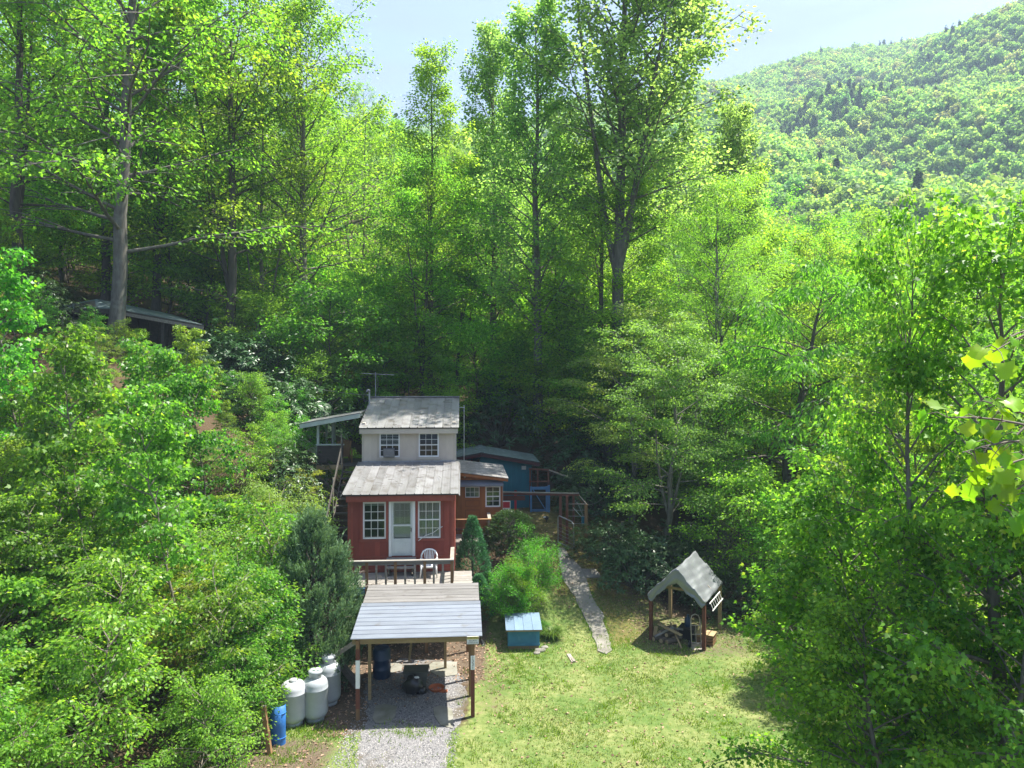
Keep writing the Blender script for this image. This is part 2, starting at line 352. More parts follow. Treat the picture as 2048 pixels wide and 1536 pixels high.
def sheet(name, px_pts, mat, lift=.012, thick=0., sub=.3, label=None, wob=.05, seed=1):
    """outline given by photo pixels on the terrain, as a draped slab"""
    rng = random.Random(seed)
    pts = [ground_at(*p) for p in px_pts]
    out = []
    for i, p in enumerate(pts):
        q = pts[(i+1) % len(pts)]; n = max(1, int((q-p).length/sub))
        for k in range(n):
            r = p.lerp(q, k/n); out.append(Vector((r.x+rng.uniform(-wob, wob), r.y+rng.uniform(-wob, wob), 0)))
    import bmesh
    bm = bmesh.new(); vs = [bm.verts.new((p.x, p.y, 0)) for p in out]; bm.faces.new(vs)
    bmesh.ops.triangulate(bm, faces=bm.faces)
    for _ in range(6):
        es = [e for e in bm.edges if e.calc_length() > .45]
        if not es: break
        bmesh.ops.subdivide_edges(bm, edges=es, cuts=1); bmesh.ops.triangulate(bm, faces=[f for f in bm.faces if len(f.verts) > 3])
    for v in bm.verts: v.co.z = hz(v.co.x, v.co.y)+lift
    bmesh.ops.recalc_face_normals(bm, faces=bm.faces)
    if sum(f.normal.z for f in bm.faces) < 0: bmesh.ops.reverse_faces(bm, faces=bm.faces)
    if thick:
        r = bmesh.ops.extrude_face_region(bm, geom=[f for f in bm.faces])
        for v in [g for g in r['geom'] if isinstance(g, bmesh.types.BMVert)]: v.co.z += thick
    me = bpy.data.meshes.new(name); bm.to_mesh(me); bm.free(); me.materials.append(mat)
    o = link(bpy.data.objects.new(name, me)); tag(o, kind='structure'); return o
M_gravel = pm('gravel', (.10,.10,.105), (.20,.195,.19), (26,26,26), .95, .6, detail=3, c3=(.085,.07,.045), sc3=.9, lo3=.55, hi3=.7)
sheet('driveway', [(725,1360),(800,1318),(905,1322),(936,1400),(926,1440),(898,1475),(890,1536),(890,1720),(706,1720),(716,1536),(722,1470),(738,1440)], M_gravel, .008, 0, .25, wob=.07)
sheet('path', [(1114,1098),(1120,1133),(1124,1158),(1149,1195),(1171,1239),(1186,1274),(1196,1304),(1211,1311),(1224,1303),(1216,1269),(1208,1249),(1206,1227),(1193,1212),(1183,1195),(1175,1165),(1161,1138),(1139,1113),(1128,1098)], M_conc, .01, .03, .3, wob=.035)
sheet('path_slab', [(1163,1141),(1191,1141),(1203,1157),(1171,1158)], M_conc, .012, .045, .5, wob=.0, seed=4)
M_pad = pm('concrete_pad', (.25,.245,.21), (.18,.175,.145), (2,2,2), .92, .2, c3=(.12,.12,.08), sc3=1.4, lo3=.5, hi3=.7)
for i, q in enumerate(([(768,1330),(790,1325),(805,1332),(803,1344),(780,1349),(766,1340)], [(859,1332),(866,1326),(914,1326),(914,1352),(880,1357),(862,1346)],
          [(750,1413),(772,1411),(793,1416),(790,1436),(780,1447),(752,1449),(744,1440)], [(867,1418),(880,1414),(903,1418),(908,1436),(904,1459),(880,1452),(869,1436)])):
    sheet('concrete_pad', q, M_pad, .014, .02, .3, wob=.02, seed=i)

# mountains: a steep wooded face on the right, a lower far ridge behind the trees
ridge_px = np.array([-900, 300, 700, 900, 1100, 1300, 1484, 1542, 1632, 1692, 1786, 1880, 1974, 2045, 2200, 2500, 3000])
ridge_py = np.array([ 420, 300, 262, 258, 236, 205, 158, 138, 108, 101, 98, 76, 44, 20, -30, -60, -40])
def mountain_z(X, Y):
    r = np.hypot(X, Y); px = HX+F*X/np.maximum(Y, 1)
    s = (HY-np.interp(px, ridge_px, ridge_py))/F
    far = np.interp(px, [700, 1484], [1000, 700])                         # ridge distance (along y)
    t = Y/far
    e = np.clip((t-.16)/.84, 0, 1)
    z = 10+s*far*(e**1.0)*1.0
    z = np.where(t > 1, 10+s*far*(1-.55*(t-1)), z)
    spur = 14*np.sin(X*.021+1.3*np.sin(Y*.006))+9*np.sin(X*.047+Y*.013)+6*np.sin(Y*.03-X*.02)
    fade = np.clip(e*4, 0, 1)*np.clip((1-e)*3.0, 0.0, 1)
    return z+spur*fade-2-40*np.clip(1-e*8, 0, 1)
mx_ = np.linspace(-1000, 1300, 150); my_ = np.concatenate([np.linspace(70, 700, 110), np.linspace(715, 1300, 60)])
MX, MY = np.meshgrid(mx_, my_); MZ = mountain_z(MX, MY)
idx = np.arange(MX.size).reshape(MX.shape)
quads = np.stack([idx[:-1,:-1], idx[:-1,1:], idx[1:,1:], idx[1:,:-1]], -1).reshape(-1, 4)
M_mtn = pm('mountain_floor', (.075,.115,.03), (.045,.075,.022), (.05,.05,.05), .95, 0, c3=(.13,.12,.06), sc3=.01)
mtn = link(bpy.data.objects.new('mountain', np_mesh('mountain', np.stack([MX, MY, MZ], -1).reshape(-1, 3), [quads], M_mtn, smooth=True))); tag(mtn, kind='structure')

# ------------------------------------------------------------------ the red and grey house (local axes: u right, v back)
PHI = R(4.0)
HO = Vector((-6.13, 26.5, 0))
house = empty('house', (HO.x, HO.y, 1.2), PHI, 'two-storey cottage, red below and grey above, with metal shed roofs', 'house')
ZB = 1.2
def hz_(z): return z-ZB
def hwin(parent, u0, u1, z0, z1, v, cols, rows, name='window', mat=M_white, split=True, fw=.055, label=None, back=M_inside, curtain=False, depth=.09):
    """frame ring, meeting rail, muntins and separate panes; front face looks to -v"""
    m = MB(); a, b = v-.035, v+.05
    m.box(u0, u0+fw, a, b, z0, z1); m.box(u1-fw, u1, a, b, z0, z1)
    m.box(u0+fw, u1-fw, a, b, z1-fw, z1); m.box(u0+fw, u1-fw, a-.012, b, z0, z0+fw)
    w = m.build(name, mat, parent)
    if label: w['label'] = label
    iu0, iu1, iz0, iz1 = u0+fw, u1-fw, z0+fw, z1-fw
    mu = MB(); t = .02
    for c in range(1, cols):
        x = iu0+(iu1-iu0)*c/cols; mu.box(x-t/2, x+t/2, v-.012, v+.018, iz0, iz1)
    for r in range(1, rows):
        z = iz0+(iz1-iz0)*r/rows
        if split and r*2 == rows: mu.box(iu0, iu1, v-.022, v+.03, z-.024, z+.024)
        else: mu.box(iu0, iu1, v-.009, v+.015, z-t/2, z+t/2)
    mu.build('muntin', mat, w)
    for c in range(cols):
        for r in range(rows):
            x0 = iu0+(iu1-iu0)*c/cols+t/2; x1 = iu0+(iu1-iu0)*(c+1)/cols-t/2
            y0 = iz0+(iz1-iz0)*r/rows+t/2; y1 = iz0+(iz1-iz0)*(r+1)/rows-t/2
            Bx('pane', M_glass, w, x0, x1, v+.001, v+.005, y0, y1)
    Bx('room_backing', back, w, u0-.02, u1+.02, v+depth+.1, v+depth+.12, z0-.02, z1+.02)  # default near-black board paints in the darkness of the unlit room
    if curtain:
        cv = MB(); n = 40; pts = []
        vs = []; fs = []
        for i in range(n+1):
            x = u0+(u1-u0)*i/n; y = v+.085+.012*math.sin(i*1.9)+.006*math.sin(i*.7)
            vs += [(x, y, z0+(.0 if curtain == 2 else .02)), (x, y, z1)]
        for i in range(n): fs.append((2*i, 2*i+2, 2*i+3, 2*i+1))
        cv.add(vs, fs).build('curtain', M_curtain, w)
    return w
def wall_with_holes(name, mat, parent, u0, u1, z0, z1, v0, v1, holes):
    """front wall slab split in boxes round its openings"""
    m = MB(); us = sorted({u0, u1, *[h[0] for h in holes], *[h[1] for h in holes]})
    for a, b in zip(us[:-1], us[1:]):
        hs = sorted([h for h in holes if h[0] <= a+1e-6 and h[1] >= b-1e-6], key=lambda h: h[2]); z = z0
        for h in hs:
            if h[2] > z: m.box(a, b, v0, v1, z, h[2])
            z = h[3]
        if z < z1: m.box(a, b, v0, v1, z, z1)
    return m.build(name, mat, parent)

W = 3.98
def siding(parent, mat, u0, u1, z0, z1, v, holes, bw, gap=.010, proud=.016, top=None):
    n = max(1, round((u1-u0)/bw)); w = (u1-u0)/n
    for i in range(n):
        a, b = u0+i*w+gap/2, u0+(i+1)*w-gap/2; zt = top((a+b)/2) if top else z1
        cuts = [(z0, zt)]
        for h in holes:
            if h[1] > a and h[0] < b:
                nc = []
                for c in cuts:
                    if h[0] <= a+.02 and h[1] >= b-.02 or True:
                        if c[0] < h[2]: nc.append((c[0], min(c[1], h[2])))
                        if c[1] > h[3]: nc.append((max(c[0], h[3]), c[1]))
                cuts = nc
        for c in cuts:
            if c[1]-c[0] > .03: Bx('siding_board', mat, parent, a, b, v-proud, v-.001, c[0], c[1])
# lower storey
lowz0, lowz1 = hz_(2.05), hz_(5.40)
wins = [(.56, 1.41, hz_(3.68), hz_(5.06)), (2.60, 3.45, hz_(3.68), hz_(5.06))]
door = (1.55, 2.47, hz_(3.02), hz_(5.16))
lw = wall_with_holes('lower_wall', M_red, house, 0, W, lowz0, lowz1, 0, .12, wins+[door])
MB().box(0, .12, .12, 8.2, lowz0, lowz1).box(W-.12, W, .12, 8.2, lowz0, lowz1).box(.12, W-.12, 8.08, 8.2, lowz0, lowz1).build('side_wall', M_red, house)
# board and batten strips below and beside the openings
xs = [.0, .30, .52]+[.56+.283*i for i in range(1, 4)]+[2.60, 2.88, 3.16, 3.50, 3.74, 3.95]
siding(lw, M_red, .0, W, hz_(2.56), hz_(5.30), 0, [(h[0]-.10, h[1]+.10, h[2]-.11, h[3]+.075) for h in wins]+[(door[0]-.05, door[1]+.05, door[2]-.03, door[3]+.05)], .2)
for a, b in ((.02, .10), (3.88, 3.96)): Bx('corner_board', M_redtrim, house, a-.02, b+.02, -.03, -.002, hz_(2.5), hz_(5.15))
Bx('skirt_board', M_redtrim, house, .12, 3.86, -.03, -.003, hz_(2.44), hz_(2.56))
Bx('ledger_trim', M_redtrim, house, .12, 1.53, -.04, -.004, hz_(2.98), hz_(3.03)); Bx('ledger_trim', M_redtrim, house, 2.49, 3.86, -.04, -.004, hz_(2.98), hz_(3.03))
for i, h in enumerate(wins):
    for nm, q in (('window_casing', (h[0]-.09, h[0]-.003, h[2]-.02, h[3]+.07)), ('window_casing', (h[1]+.003, h[1]+.09, h[2]-.02, h[3]+.07)), ('window_sill', (h[0]-.14, h[1]+.14, h[2]-.10, h[2]-.022))):
        Bx(nm, M_redtrim, house, q[0], q[1], -.045, -.005, q[2], q[3])
    w_ = hwin(house, h[0], h[1], h[2], h[3], .03, 3, 4, label=['white twelve-pane window left of the screen door', 'white twelve-pane window right of the screen door'][i], curtain=1 if i else 0)
    if i == 0:
        Bx('blind', M_curtain, w_, h[0]+.06, h[1]-.06, .10, .112, h[3]-.16, h[3]-.055)
# screen door
sd = MB(); u0, u1, z0, z1 = door
sd.box(u0-.03, u0+.075, -.05, .08, z0, z1+.03).box(u1-.075, u1+.03, -.05, .08, z0, z1+.03).box(u0+.075, u1-.075, -.05, .08, z1-.05, z1+.03)
dfr = sd.build('door_frame', M_white, house)
dr = MB(); a, b = u0+.085, u1-.085
dr.box(a, a+.06, -.02, .03, z0+.02, z1-.06).box(b-.06, b, -.02, .03, z0+.02, z1-.06)
dr.box(a+.06, b-.06, -.02, .03, z1-.14, z1-.06).box(a+.06, b-.06, -.02, .03, z0+1.12, z0+1.19).box(a+.06, b-.06, -.02, .03, z0+.60, z0+.66).box(a+.06, b-.06, -.012, .03, z0+.02, z0+.60)
scr = dr.build('screen_door', M_doorw, house); scr['label'] = 'pale green white screen door with nine-pane upper light'
Bx('glass', M_glass, scr, a+.06, b-.06, .004, .008, z0+.66, z0+1.12); Bx('glass', M_glass, scr, a+.06, b-.06, .004, .008, z0+1.19, z1-.14)
Bx('handle', M_black, scr, b-.045, b-.02, -.06, -.02, z0+.92, z0+1.06)
Bx('kick_panel', M_doorw, scr, a+.12, b-.12, -.02, -.012, z0+.1, z0+.53)
idr = MB().box(u0+.05, u1-.05, .10, .13, z0, z0+1.2).box(u0+.05, u0+.2, .10, .13, z0+1.2, z1).box(u1-.2, u1-.05, .10, .13, z0+1.2, z1).box(u0+.2, u1-.2, .10, .13, z1-.2, z1).build('inner_door', M_white, house)
for c in range(1, 3): Bx('muntin', M_white, idr, u0+.2+.52*c/3-.012, u0+.2+.52*c/3+.012, .10, .125, z0+1.2, z1-.2)
for c in range(1, 3): Bx('muntin', M_white, idr, u0+.2, u1-.2, .101, .124, z0+1.2+.74*c/3-.012, z0+1.2+.74*c/3+.012)
Bx('curtain', M_curtain, idr, u0+.1, u1-.1, .15, .16, z0+1.1, z1-.1)
# lower roof: standing seam sheets from the eave up to the grey wall
def roof_sheets(parent, u0, u1, n, v0, z0, v1, z1, mat, rib=.028, seed=3, sag=.0):
    rng = random.Random(seed)
    rf = MB().add([(u0+.02, v0+.02, z0-.05), (u1-.02, v0+.02, z0-.05), (u1-.02, v1, z1-.05), (u0+.02, v1, z1-.05), (u0+.02, v0+.02, z0-.012), (u1-.02, v0+.02, z0-.012), (u1-.02, v1, z1-.012), (u0+.02, v1, z1-.012)],
                  [(0,3,2,1),(4,5,6,7),(0,1,5,4),(1,2,6,5),(2,3,7,6),(3,0,4,7)]).build('roof', M_darkwood, parent)
    w = (u1-u0)/n
    for i in range(n):
        a = u0+i*w; b = a+w; lift = rng.uniform(0, .006); e = rng.uniform(-.02, .02)
        prof = [(a, 0), (a+.012, rib), (a+.03, rib), (a+.045, 0.0), (a+w*.36, .0), (a+w*.38, .006), (a+w*.40, 0), (a+w*.7, 0), (a+w*.72, .006), (a+w*.74, 0), (b, 0)]
        vs = []; fs = []; k = len(prof); segs = 6
        for s in range(segs+1):
            t = s/segs; v = v0+e*(1-t)+(v1-v0)*t; z = z0+(z1-z0)*t-sag*math.sin(math.pi*t)+rng.uniform(-.004, .004)
            vs += [(x, v, z+d+lift) for x, d in prof]
        for s in range(segs):
            for j in range(k-1): fs.append((s*k+j, s*k+j+1, (s+1)*k+j+1, (s+1)*k+j))
        MB().add(vs, fs).build('roof_sheet', mat, rf)
    return rf
roof_sheets(house, -.16, W+.14, 13, -.38, hz_(5.40), 3.72, hz_(6.08), M_roof, seed=5)
Bx('fascia', M_redtrim, house, -.02, W+.02, -.30, -.26, hz_(5.12), hz_(5.335))
Bx('soffit', M_redtrim, house, .0, W, -.257, -.001, hz_(5.22), hz_(5.25))
for u, s in ((-.16, -1), (W+.14, 1)):      # bent metal edge along the rakes
    MB().add([(u, -.38, hz_(5.40)), (u+s*.06, -.38, hz_(5.32)), (u+s*.06, 3.7, hz_(5.98)), (u, 3.7, hz_(6.09)), (u, -.38, hz_(5.37)), (u+s*.05, -.38, hz_(5.30)), (u+s*.05, 3.7, hz_(5.96)), (u, 3.7, hz_(6.05))], [(0,1,2,3),(4,7,6,5),(0,4,5,1),(1,5,6,2),(2,6,7,3),(3,7,4,0)]).build('rake_edge', M_roof, house)
# upper storey
V2 = 3.72
uz0, uz1 = hz_(5.95), hz_(7.55)
uw = [(.74, 1.60, hz_(6.28), hz_(7.31)), (2.40, 3.26, hz_(6.28), hz_(7.31))]
uwl = wall_with_holes('upper_wall', M_grey, house, 0, W, uz0, uz1, V2, V2+.12, uw)
MB().box(0, .12, V2+.12, 8.2, lowz1+.001, uz1+.2).box(W-.12, W, V2+.12, 8.2, lowz1+.001, uz1+.2).box(.12, W-.12, 8.08, 8.2, lowz1+.001, uz1+.2).build('upper_side_wall', M_grey, house)
for i, h in enumerate(uw):
    for q in ((h[0]-.10, h[0]-.003, h[2]-.02, h[3]+.09), (h[1]+.003, h[1]+.10, h[2]-.02, h[3]+.09)): Bx('window_casing', M_greytrim, house, q[0], q[1], V2-.025, V2-.003, q[2], q[3])
    Bx('window_casing', M_greytrim, house, h[0]-.003, h[1]+.003, V2-.025, V2-.004, h[3]+.003, h[3]+.09)
    Bx('window_sill', M_greytrim, house, h[0]-.10, h[1]+.10, V2-.035, V2-.003, h[2]-.10, h[2]-.022)
    w_ = hwin(house, h[0], h[1], h[2], h[3], V2+.03, 3, 4, label=['upper window with raised blinds above an air conditioner', 'upper right window of small panes in the grey wall'][i])
    if i == 0:
        for k in range(7): Bx('blind_slat', M_white, w_, h[0]+.07, h[1]-.07, V2+.10, V2+.135, h[3]-.1-.075*k, h[3]-.085-.075*k)
siding(uwl, M_grey, .0, W, uz0+.19, uz1-.01, V2, [(h[0]-.11, h[1]+.11, h[2]-.11, h[3]+.10) for h in uw], .40, .008, .010)
for x in (.06, 3.92): Bx('batten', M_greytrim, house, x-.03, x+.03, V2-.030, V2-.0105, uz0+.18, uz1)
Bx('flashing', M_galv, house, 0, W, V2-.05, V2-.006, hz_(6.06), hz_(6.13))
roof_sheets(house, -.10, W+.14, 12, V2-.28, hz_(7.56), 7.6, hz_(8.70), M_roof, seed=8)
roof_sheets(house, -.10, W+.14, 12, 9.4, hz_(8.10), 7.6, hz_(8.70), M_roof, seed=9)
Bx('ridge_cap', M_roof, house, -.11, W+.15, 7.45, 7.75, hz_(8.70), hz_(8.735))
Bx('fascia', M_greytrim, house, -.07, W+.10, V2-.24, V2-.20, hz_(7.30), hz_(7.505))
Bx('soffit', M_greytrim, house, 0, W, V2-.197, V2-.001, hz_(7.40), hz_(7.43))
MB().prism([(V2, uz1), (8.2, uz1+.2), (8.2, hz_(8.3)), (7.6, hz_(8.62)), (V2, hz_(7.57))], 0, 0.001, .119).prism([(V2, uz1), (8.2, uz1+.2), (8.2, hz_(8.3)), (7.6, hz_(8.62)), (V2, hz_(7.57))], 0, W-.119, W-.001).build('gable_wall', M_grey, house)
# a bent strip of white trim hanging under the right window
Bx('down_corner', M_galv, house, W+.002, W+.03, V2+.0, V2+.05, hz_(6.1), hz_(7.3))
tr = MB().tube([(2.62, -.07, hz_(3.60)), (2.88, -.075, hz_(3.79)), (3.18, -.07, hz_(3.90)), (3.42, -.07, hz_(4.07)), (3.52, -.07, hz_(4.12))], .014, 6).build('loose_trim_strip', M_white, house)
tr['label'] = 'bent white strip hanging loose below the right window'

def onhouse(u, v, z):
    c, s = math.cos(PHI), math.sin(PHI); return Vector((HO.x+u*c-v*s, HO.y+u*s+v*c, z))
# air conditioner in the upper left window
ac = empty('air_conditioner', onhouse(1.16, V2-.26, 6.30), PHI, 'grey window air conditioner in the upper left window', 'air conditioner')
Bx('housing', pm('ac_grey', (.16,.165,.165), (.12,.12,.12), (5,5,5), .5, .1), ac, -.23, .23, .0, .28, 0, .36)
for k in range(9): Bx('grille_slat', M_galv, ac, -.19, .19, -.012, -.001, .04+.034*k, .05+.034*k)
Bx('filler_panel', M_inside, ac, -.40, -.24, .285, .295, .0, .36); Bx('filler_panel', M_inside, ac, .24, .34, .285, .295, .0, .36)

# deck, rail, steps, chair
deck = empty('front_deck', onhouse(0, -1.75, 0), PHI, 'weathered wooden deck with baluster rail in front of the red wall', 'deck')
for i in range(12):
    v = .02+.143*i; r_ = random.Random(i)
    Bx('deck_board', M_oldwoodx, deck, -.35, 4.62+r_.uniform(-.02, .02), v, v+.134, 2.385+r_.uniform(-.003, .003), 2.42+r_.uniform(-.003, .003))
Bx('rim_joist', M_bluegate, deck, -.36, 4.60, -.03, .015, 2.14, 2.38)
for x in (-.3, .6, 1.5, 2.4, 3.3, 4.2): Bx('joist', M_yellowwood, deck, x, x+.05, .02, 1.7, 2.16, 2.383)
for x in (-.2, 1.4, 3.0, 4.45): Bx('support_post', M_postwood, deck, x-.05, x+.05, .10, .2, hz(*onhouse(x, -1.6, 0)[:2])-.1, 2.158)
for x in (-.22, .94, 1.93, 2.95, 3.90): Bx('rail_post', M_postwood, deck, x-.05, x+.05, -.075, -.032, 2.10, 3.30)
k = 0
for x0, x1 in ((-.22, .94), (.94, 1.93), (1.93, 2.95), (2.95, 3.90)):
    for j in (1, 2):
        x = x0+(x1-x0)*j/3; Bx('baluster', M_oldwood, deck, x-.035, x+.035, -.072, -.034, 2.20, 3.18)
Bx('rail_board', M_oldwoodx, deck, -.3, 3.85, -.031, .008, 3.17, 3.30)
Bx('rail_cap', M_oldwoodx, deck, -.35, 3.97, -.11, .04, 3.302, 3.342)
Bx('side_rail_cap', M_oldwood, deck, 3.83, 3.97, .042, 1.70, 3.302, 3.342)
Bx('side_rail_board', M_oldwood, deck, 3.88, 3.92, .05, 1.70, 3.16, 3.298)
for v in (.45, .85, 1.25): Bx('baluster', M_oldwood, deck, 3.925, 3.96, v-.035, v+.035, 2.42, 3.29)
steps = empty('door_steps', onhouse(2.0, -.55, 2.42), PHI, 'two open wooden treads below the screen door', 'steps')
for s in (-.46, .40): MB().prism([(-.02, 0), (.5, 0), (.5, .52), (.26, .52), (.26, .27), (-.02, .27)], 0, s, s+.05).build('stringer', M_stair, steps)
for a, z in ((-.04, .275), (.24, .525)):
    Bx('tread', M_oldwoodx, steps, -.54, .54, a, a+.13, z, z+.04); Bx('tread', M_oldwoodx, steps, -.54, .54, a+.14, a+.26, z, z+.04)
def plastic_chair(loc, rz):
    c = empty('plastic_chair', loc, rz, 'white plastic patio chair on the deck beside the door steps', 'chair')
    # local: front is -y
    seat = MB(); n = 8
    vs = []; fs = []
    for j in range(n+1):
        for i in range(n+1):
            x = -1+2*i/n; y = -1+2*j/n
            vs.append((x*(.25-.02*(j/n)), y*.22, .42-.02*(1-x*x)*(1-y*y)-.01*j/n))
    for j in range(n):
        for i in range(n): q = j*(n+1)+i; fs.append((q, q+1, q+n+2, q+n+1))
    seat.add(vs, fs); seat.add([(x, y, z-.018) for x, y, z in vs], [tuple(reversed(f)) for f in fs]); seat.box(-.25, .25, -.235, -.215, .36, .425)
    seat.build('seat', M_chair, c, smooth=True)
    arch = [(-.29, .20, .60), (-.285, .25, .72), (-.22, .285, .85), (-.11, .30, .91), (0, .305, .925), (.11, .30, .91), (.22, .285, .85), (.285, .25, .72), (.29, .20, .60)]
    MB().tube(arch, .03, 8).build('back_frame', M_chair, c, smooth=True)
    for i in range(7):
        t = -1+2*i/6; MB().bar((t*.12, .215, .42), (t*.19, .285+.01*(1-t*t), .905-.06*t*t), .03, .012, up=(0, 1, 0)).build('back_slat', M_chair, c)
    for s in (-1, 1):
        MB().tube([(s*.29, .20, .62), (s*.30, .05, .64), (s*.30, -.14, .63), (s*.295, -.22, .58), (s*.285, -.235, .44)], [.03, .032, .034, .032, .03], 8).build('arm', M_chair, c, smooth=True)
        MB().tube([(s*.27, -.225, .46), (s*.275, -.24, .3), (s*.305, -.27, 0)], [.04, .03, .022], 8).build('leg', M_chair, c, smooth=True)
        MB().tube([(s*.25, .21, .60), (s*.26, .23, .3), (s*.29, .29, 0)], [.035, .028, .022], 8).build('leg', M_chair, c, smooth=True)
        MB().prism([(s*.27, .36), (s*.12, .40), (s*.27, .425)], 1, -.236, -.222).build('front_gusset', M_chair, c)
plastic_chair(onhouse(3.04, -.62, 2.42), PHI)

# outside stair on the left wall, landing with roof, ramp to the bank
stair = empty('outside_staircase', onhouse(-.45, 0, 2.4), PHI, 'steep dark wooden staircase climbing the left wall of the cottage', 'staircase')
NS = 15; zs0, zs1 = 2.55, 5.86; vs0, vs1 = .15, 4.35
for i in range(NS):
    t = i/(NS-1); v = vs0+(vs1-vs0)*t; z = zs0+(zs1-zs0)*t-2.4
    Bx('tread', M_stair, stair, -.42, .40, v, v+.27, z-.045, z)
for s in (-.45, .41): MB().bar((s, vs0-.05, zs0-2.4-.12), (s, vs1+.2, zs1-2.4-.10), .04, .24).build('stringer', M_stair, stair)
MB().bar((-.47, .30, 4.02-2.4), (-.47, 4.5, 6.95-2.4), .045, .12).build('handrail', M_stair, stair)
for v, z in ((.3, 2.62), (2.4, 4.3), (4.4, 5.9)): Bx('rail_post', M_oldwood, stair, -.535, -.495, v-.04, v+.04, z-2.4-.1, z-2.4+1.32)
Bx('newel_cap', M_palegreen, stair, -.75, -.42, .18, .30, 4.08-2.4, 4.12-2.4); Bx('newel_post', M_oldwood, stair, -.72, -.64, .2, .28, 2.0-2.4, 4.078-2.4)
porch = empty('landing_porch', onhouse(-1.3, 4.6, 5.9), PHI, 'roofed upper landing on posts left of the grey storey', 'porch')
for i in range(14): Bx('floor_board', M_stair, porch, -.75, 1.28, .0+.142*i, .134+.142*i, -.04, .0)
Bx('rim_board', M_yellowwood, porch, -.78, .42, -.05, -.003, -.24, -.045)
Bx('side_panel', M_darkwood, porch, -.74, .38, -.04, -.006, .05, .80)
Bx('panel_cap', M_palegreen, porch, -.80, .42, -.07, .03, .82, .87)
for x, y in ((-.72, .02), (-.72, 1.95), (-.35, 1.95)): Bx('post', M_palegreen, porch, x-.05, x+.05, y, y+.09, -2.6 if x < -.5 else 0, 1.78)
Bx('post', M_palegreen, porch, -.30, -.22, .95, 1.03, 0, 1.85)
MB().bar((-.70, -.10, -.5), (.3, -.10, -1.4), .05, .12).build('brace', M_oldwood, porch)
MB().add([(-1.45, -.35, 1.76), (1.15, -.35, 2.22), (1.15, 2.3, 2.22), (-1.45, 2.3, 1.76), (-1.45, -.35, 1.80), (1.15, -.35, 2.26), (1.15, 2.3, 2.26), (-1.45, 2.3, 1.80)], [(0,3,2,1),(4,5,6,7),(0,1,5,4),(1,2,6,5),(2,3,7,6),(3,0,4,7)]).build('roof', M_roof, porch)
MB().bar((-1.42, -.33, 1.665), (1.14, -.33, 2.12), .04, .17).build('fascia', M_palegreen, porch)
for y in (.3, 1.2, 2.1): MB().bar((-1.40, y, 1.69), (1.14, y, 2.14), .05, .12).build('rafter', M_palegreen, porch)
p0 = onhouse(-2.05, 4.7, 6.30); p1 = at(548, 852, 36.5)
ramp = empty('ramp_railing', (p0.x, p0.y, p0.z), 0, 'pale green sloping rail running up the bank from the landing', 'railing')
d = p1-p0
for k, (dz, h) in enumerate(((0.30, .10), (.16, .08), (.0, .14))): MB().bar((0, 0, dz), (d.x, d.y, d.z+dz), .05, h).build('rail', M_palegreen, ramp)
for t in (.02, .5, .97):
    q = d*t; Bx('rail_post', M_palegreen, ramp, q.x-.04, q.x+.04, q.y+.03, q.y+.1, q.z-1.9+.9*t, q.z+.34)
p = at(609, 908, 31.5)
pp = empty('bank_post', (p.x, p.y, hz(p.x, p.y)), 0, 'short mossy timber post left of the landing', 'post')
Bx('shaft', M_yellowwood, pp, -.07, .07, -.07, .07, -.2, p.z-pp.location.z); Bx('top', M_oldwood, pp, -.075, .075, -.075, .075, p.z-pp.location.z+.001, p.z-pp.location.z+.02)
# fan-backed chair on the landing
ad = empty('adirondack_chair', onhouse(-.95, 5.05, 5.9), PHI+R(20), 'brown slatted fan-back chair on the upper landing', 'chair')
for i in range(6):
    t = -1+2*i/5; MB().bar((t*.17, .0, .25), (t*.27, -.05, 1.02-.07*t*t), .085, .02, up=(0, 1, 0)).build('back_slat', M_postwood, ad)
for i in range(5): Bx('seat_slat', M_postwood, ad, -.27, .27, .05+.1*i, .14+.1*i, .33, .35)
for s in (-.3, .3):
    MB().bar((s, -.15, .1), (s, .55, .36), .03, .1).build('side_rail', M_postwood, ad); Bx('arm', M_postwood, ad, s-.06, s+.06, -.05, .6, .55, .575); Bx('leg', M_postwood, ad, s-.03, s+.03, .5, .56, 0, .548)
    Bx('leg', M_postwood, ad, s-.03, s+.03, -.14, -.08, 0, .548)
# aerials, service mast and lines
p = onhouse(.12, 7.5, 8.6)
an = empty('television_aerial', p, 0, 'thin television aerial on a mast at the left end of the top roof', 'antenna')
MB().tube([(0, 0, -.4), (0, 0, 1.30)], .022, 8).build('mast', M_galv, an)
MB().tube([(-.62, -.15, 1.24), (.80, .5, 1.16)], .016, 6).build('boom', M_galv, an)
for k in range(8):
    t = k/7; c = Vector((-.62, -.15, 1.25)).lerp(Vector((.80, .5, 1.17)), t); l_ = .45-.035*k; MB().tube([c+Vector((-.42*l_, .9*l_, 0)), c+Vector((.42*l_, -.9*l_, 0))], .006, 5).build('element', M_galv, an)
MB().tube([(.02, 0, .3), (.12, .05, .8), (.03, 0, 1.15)], .008, 5).build('lead', M_wire, an)
p = onhouse(-.03, 6.4, 7.5)
sm = empty('service_mast', p, 0, 'grey conduit mast with weatherhead beside the top roof', 'mast')
MB().tube([(0, 0, -1.5), (0, 0, 1.45)], .04, 8).build('conduit', M_galv, sm); MB().tube([(0, 0, 1.45), (0, -.02, 1.56), (-.06, -.08, 1.58), (-.1, -.1, 1.5)], [.05, .055, .05, .04], 8).build('weatherhead', M_galv, sm)
MB().tube([(-.1, -.1, 1.5), (-.28, -.1, 1.25), (-.2, -.06, 1.05), (-.02, -.04, 1.1)], .012, 5).build('drip_loop', M_wire, sm)
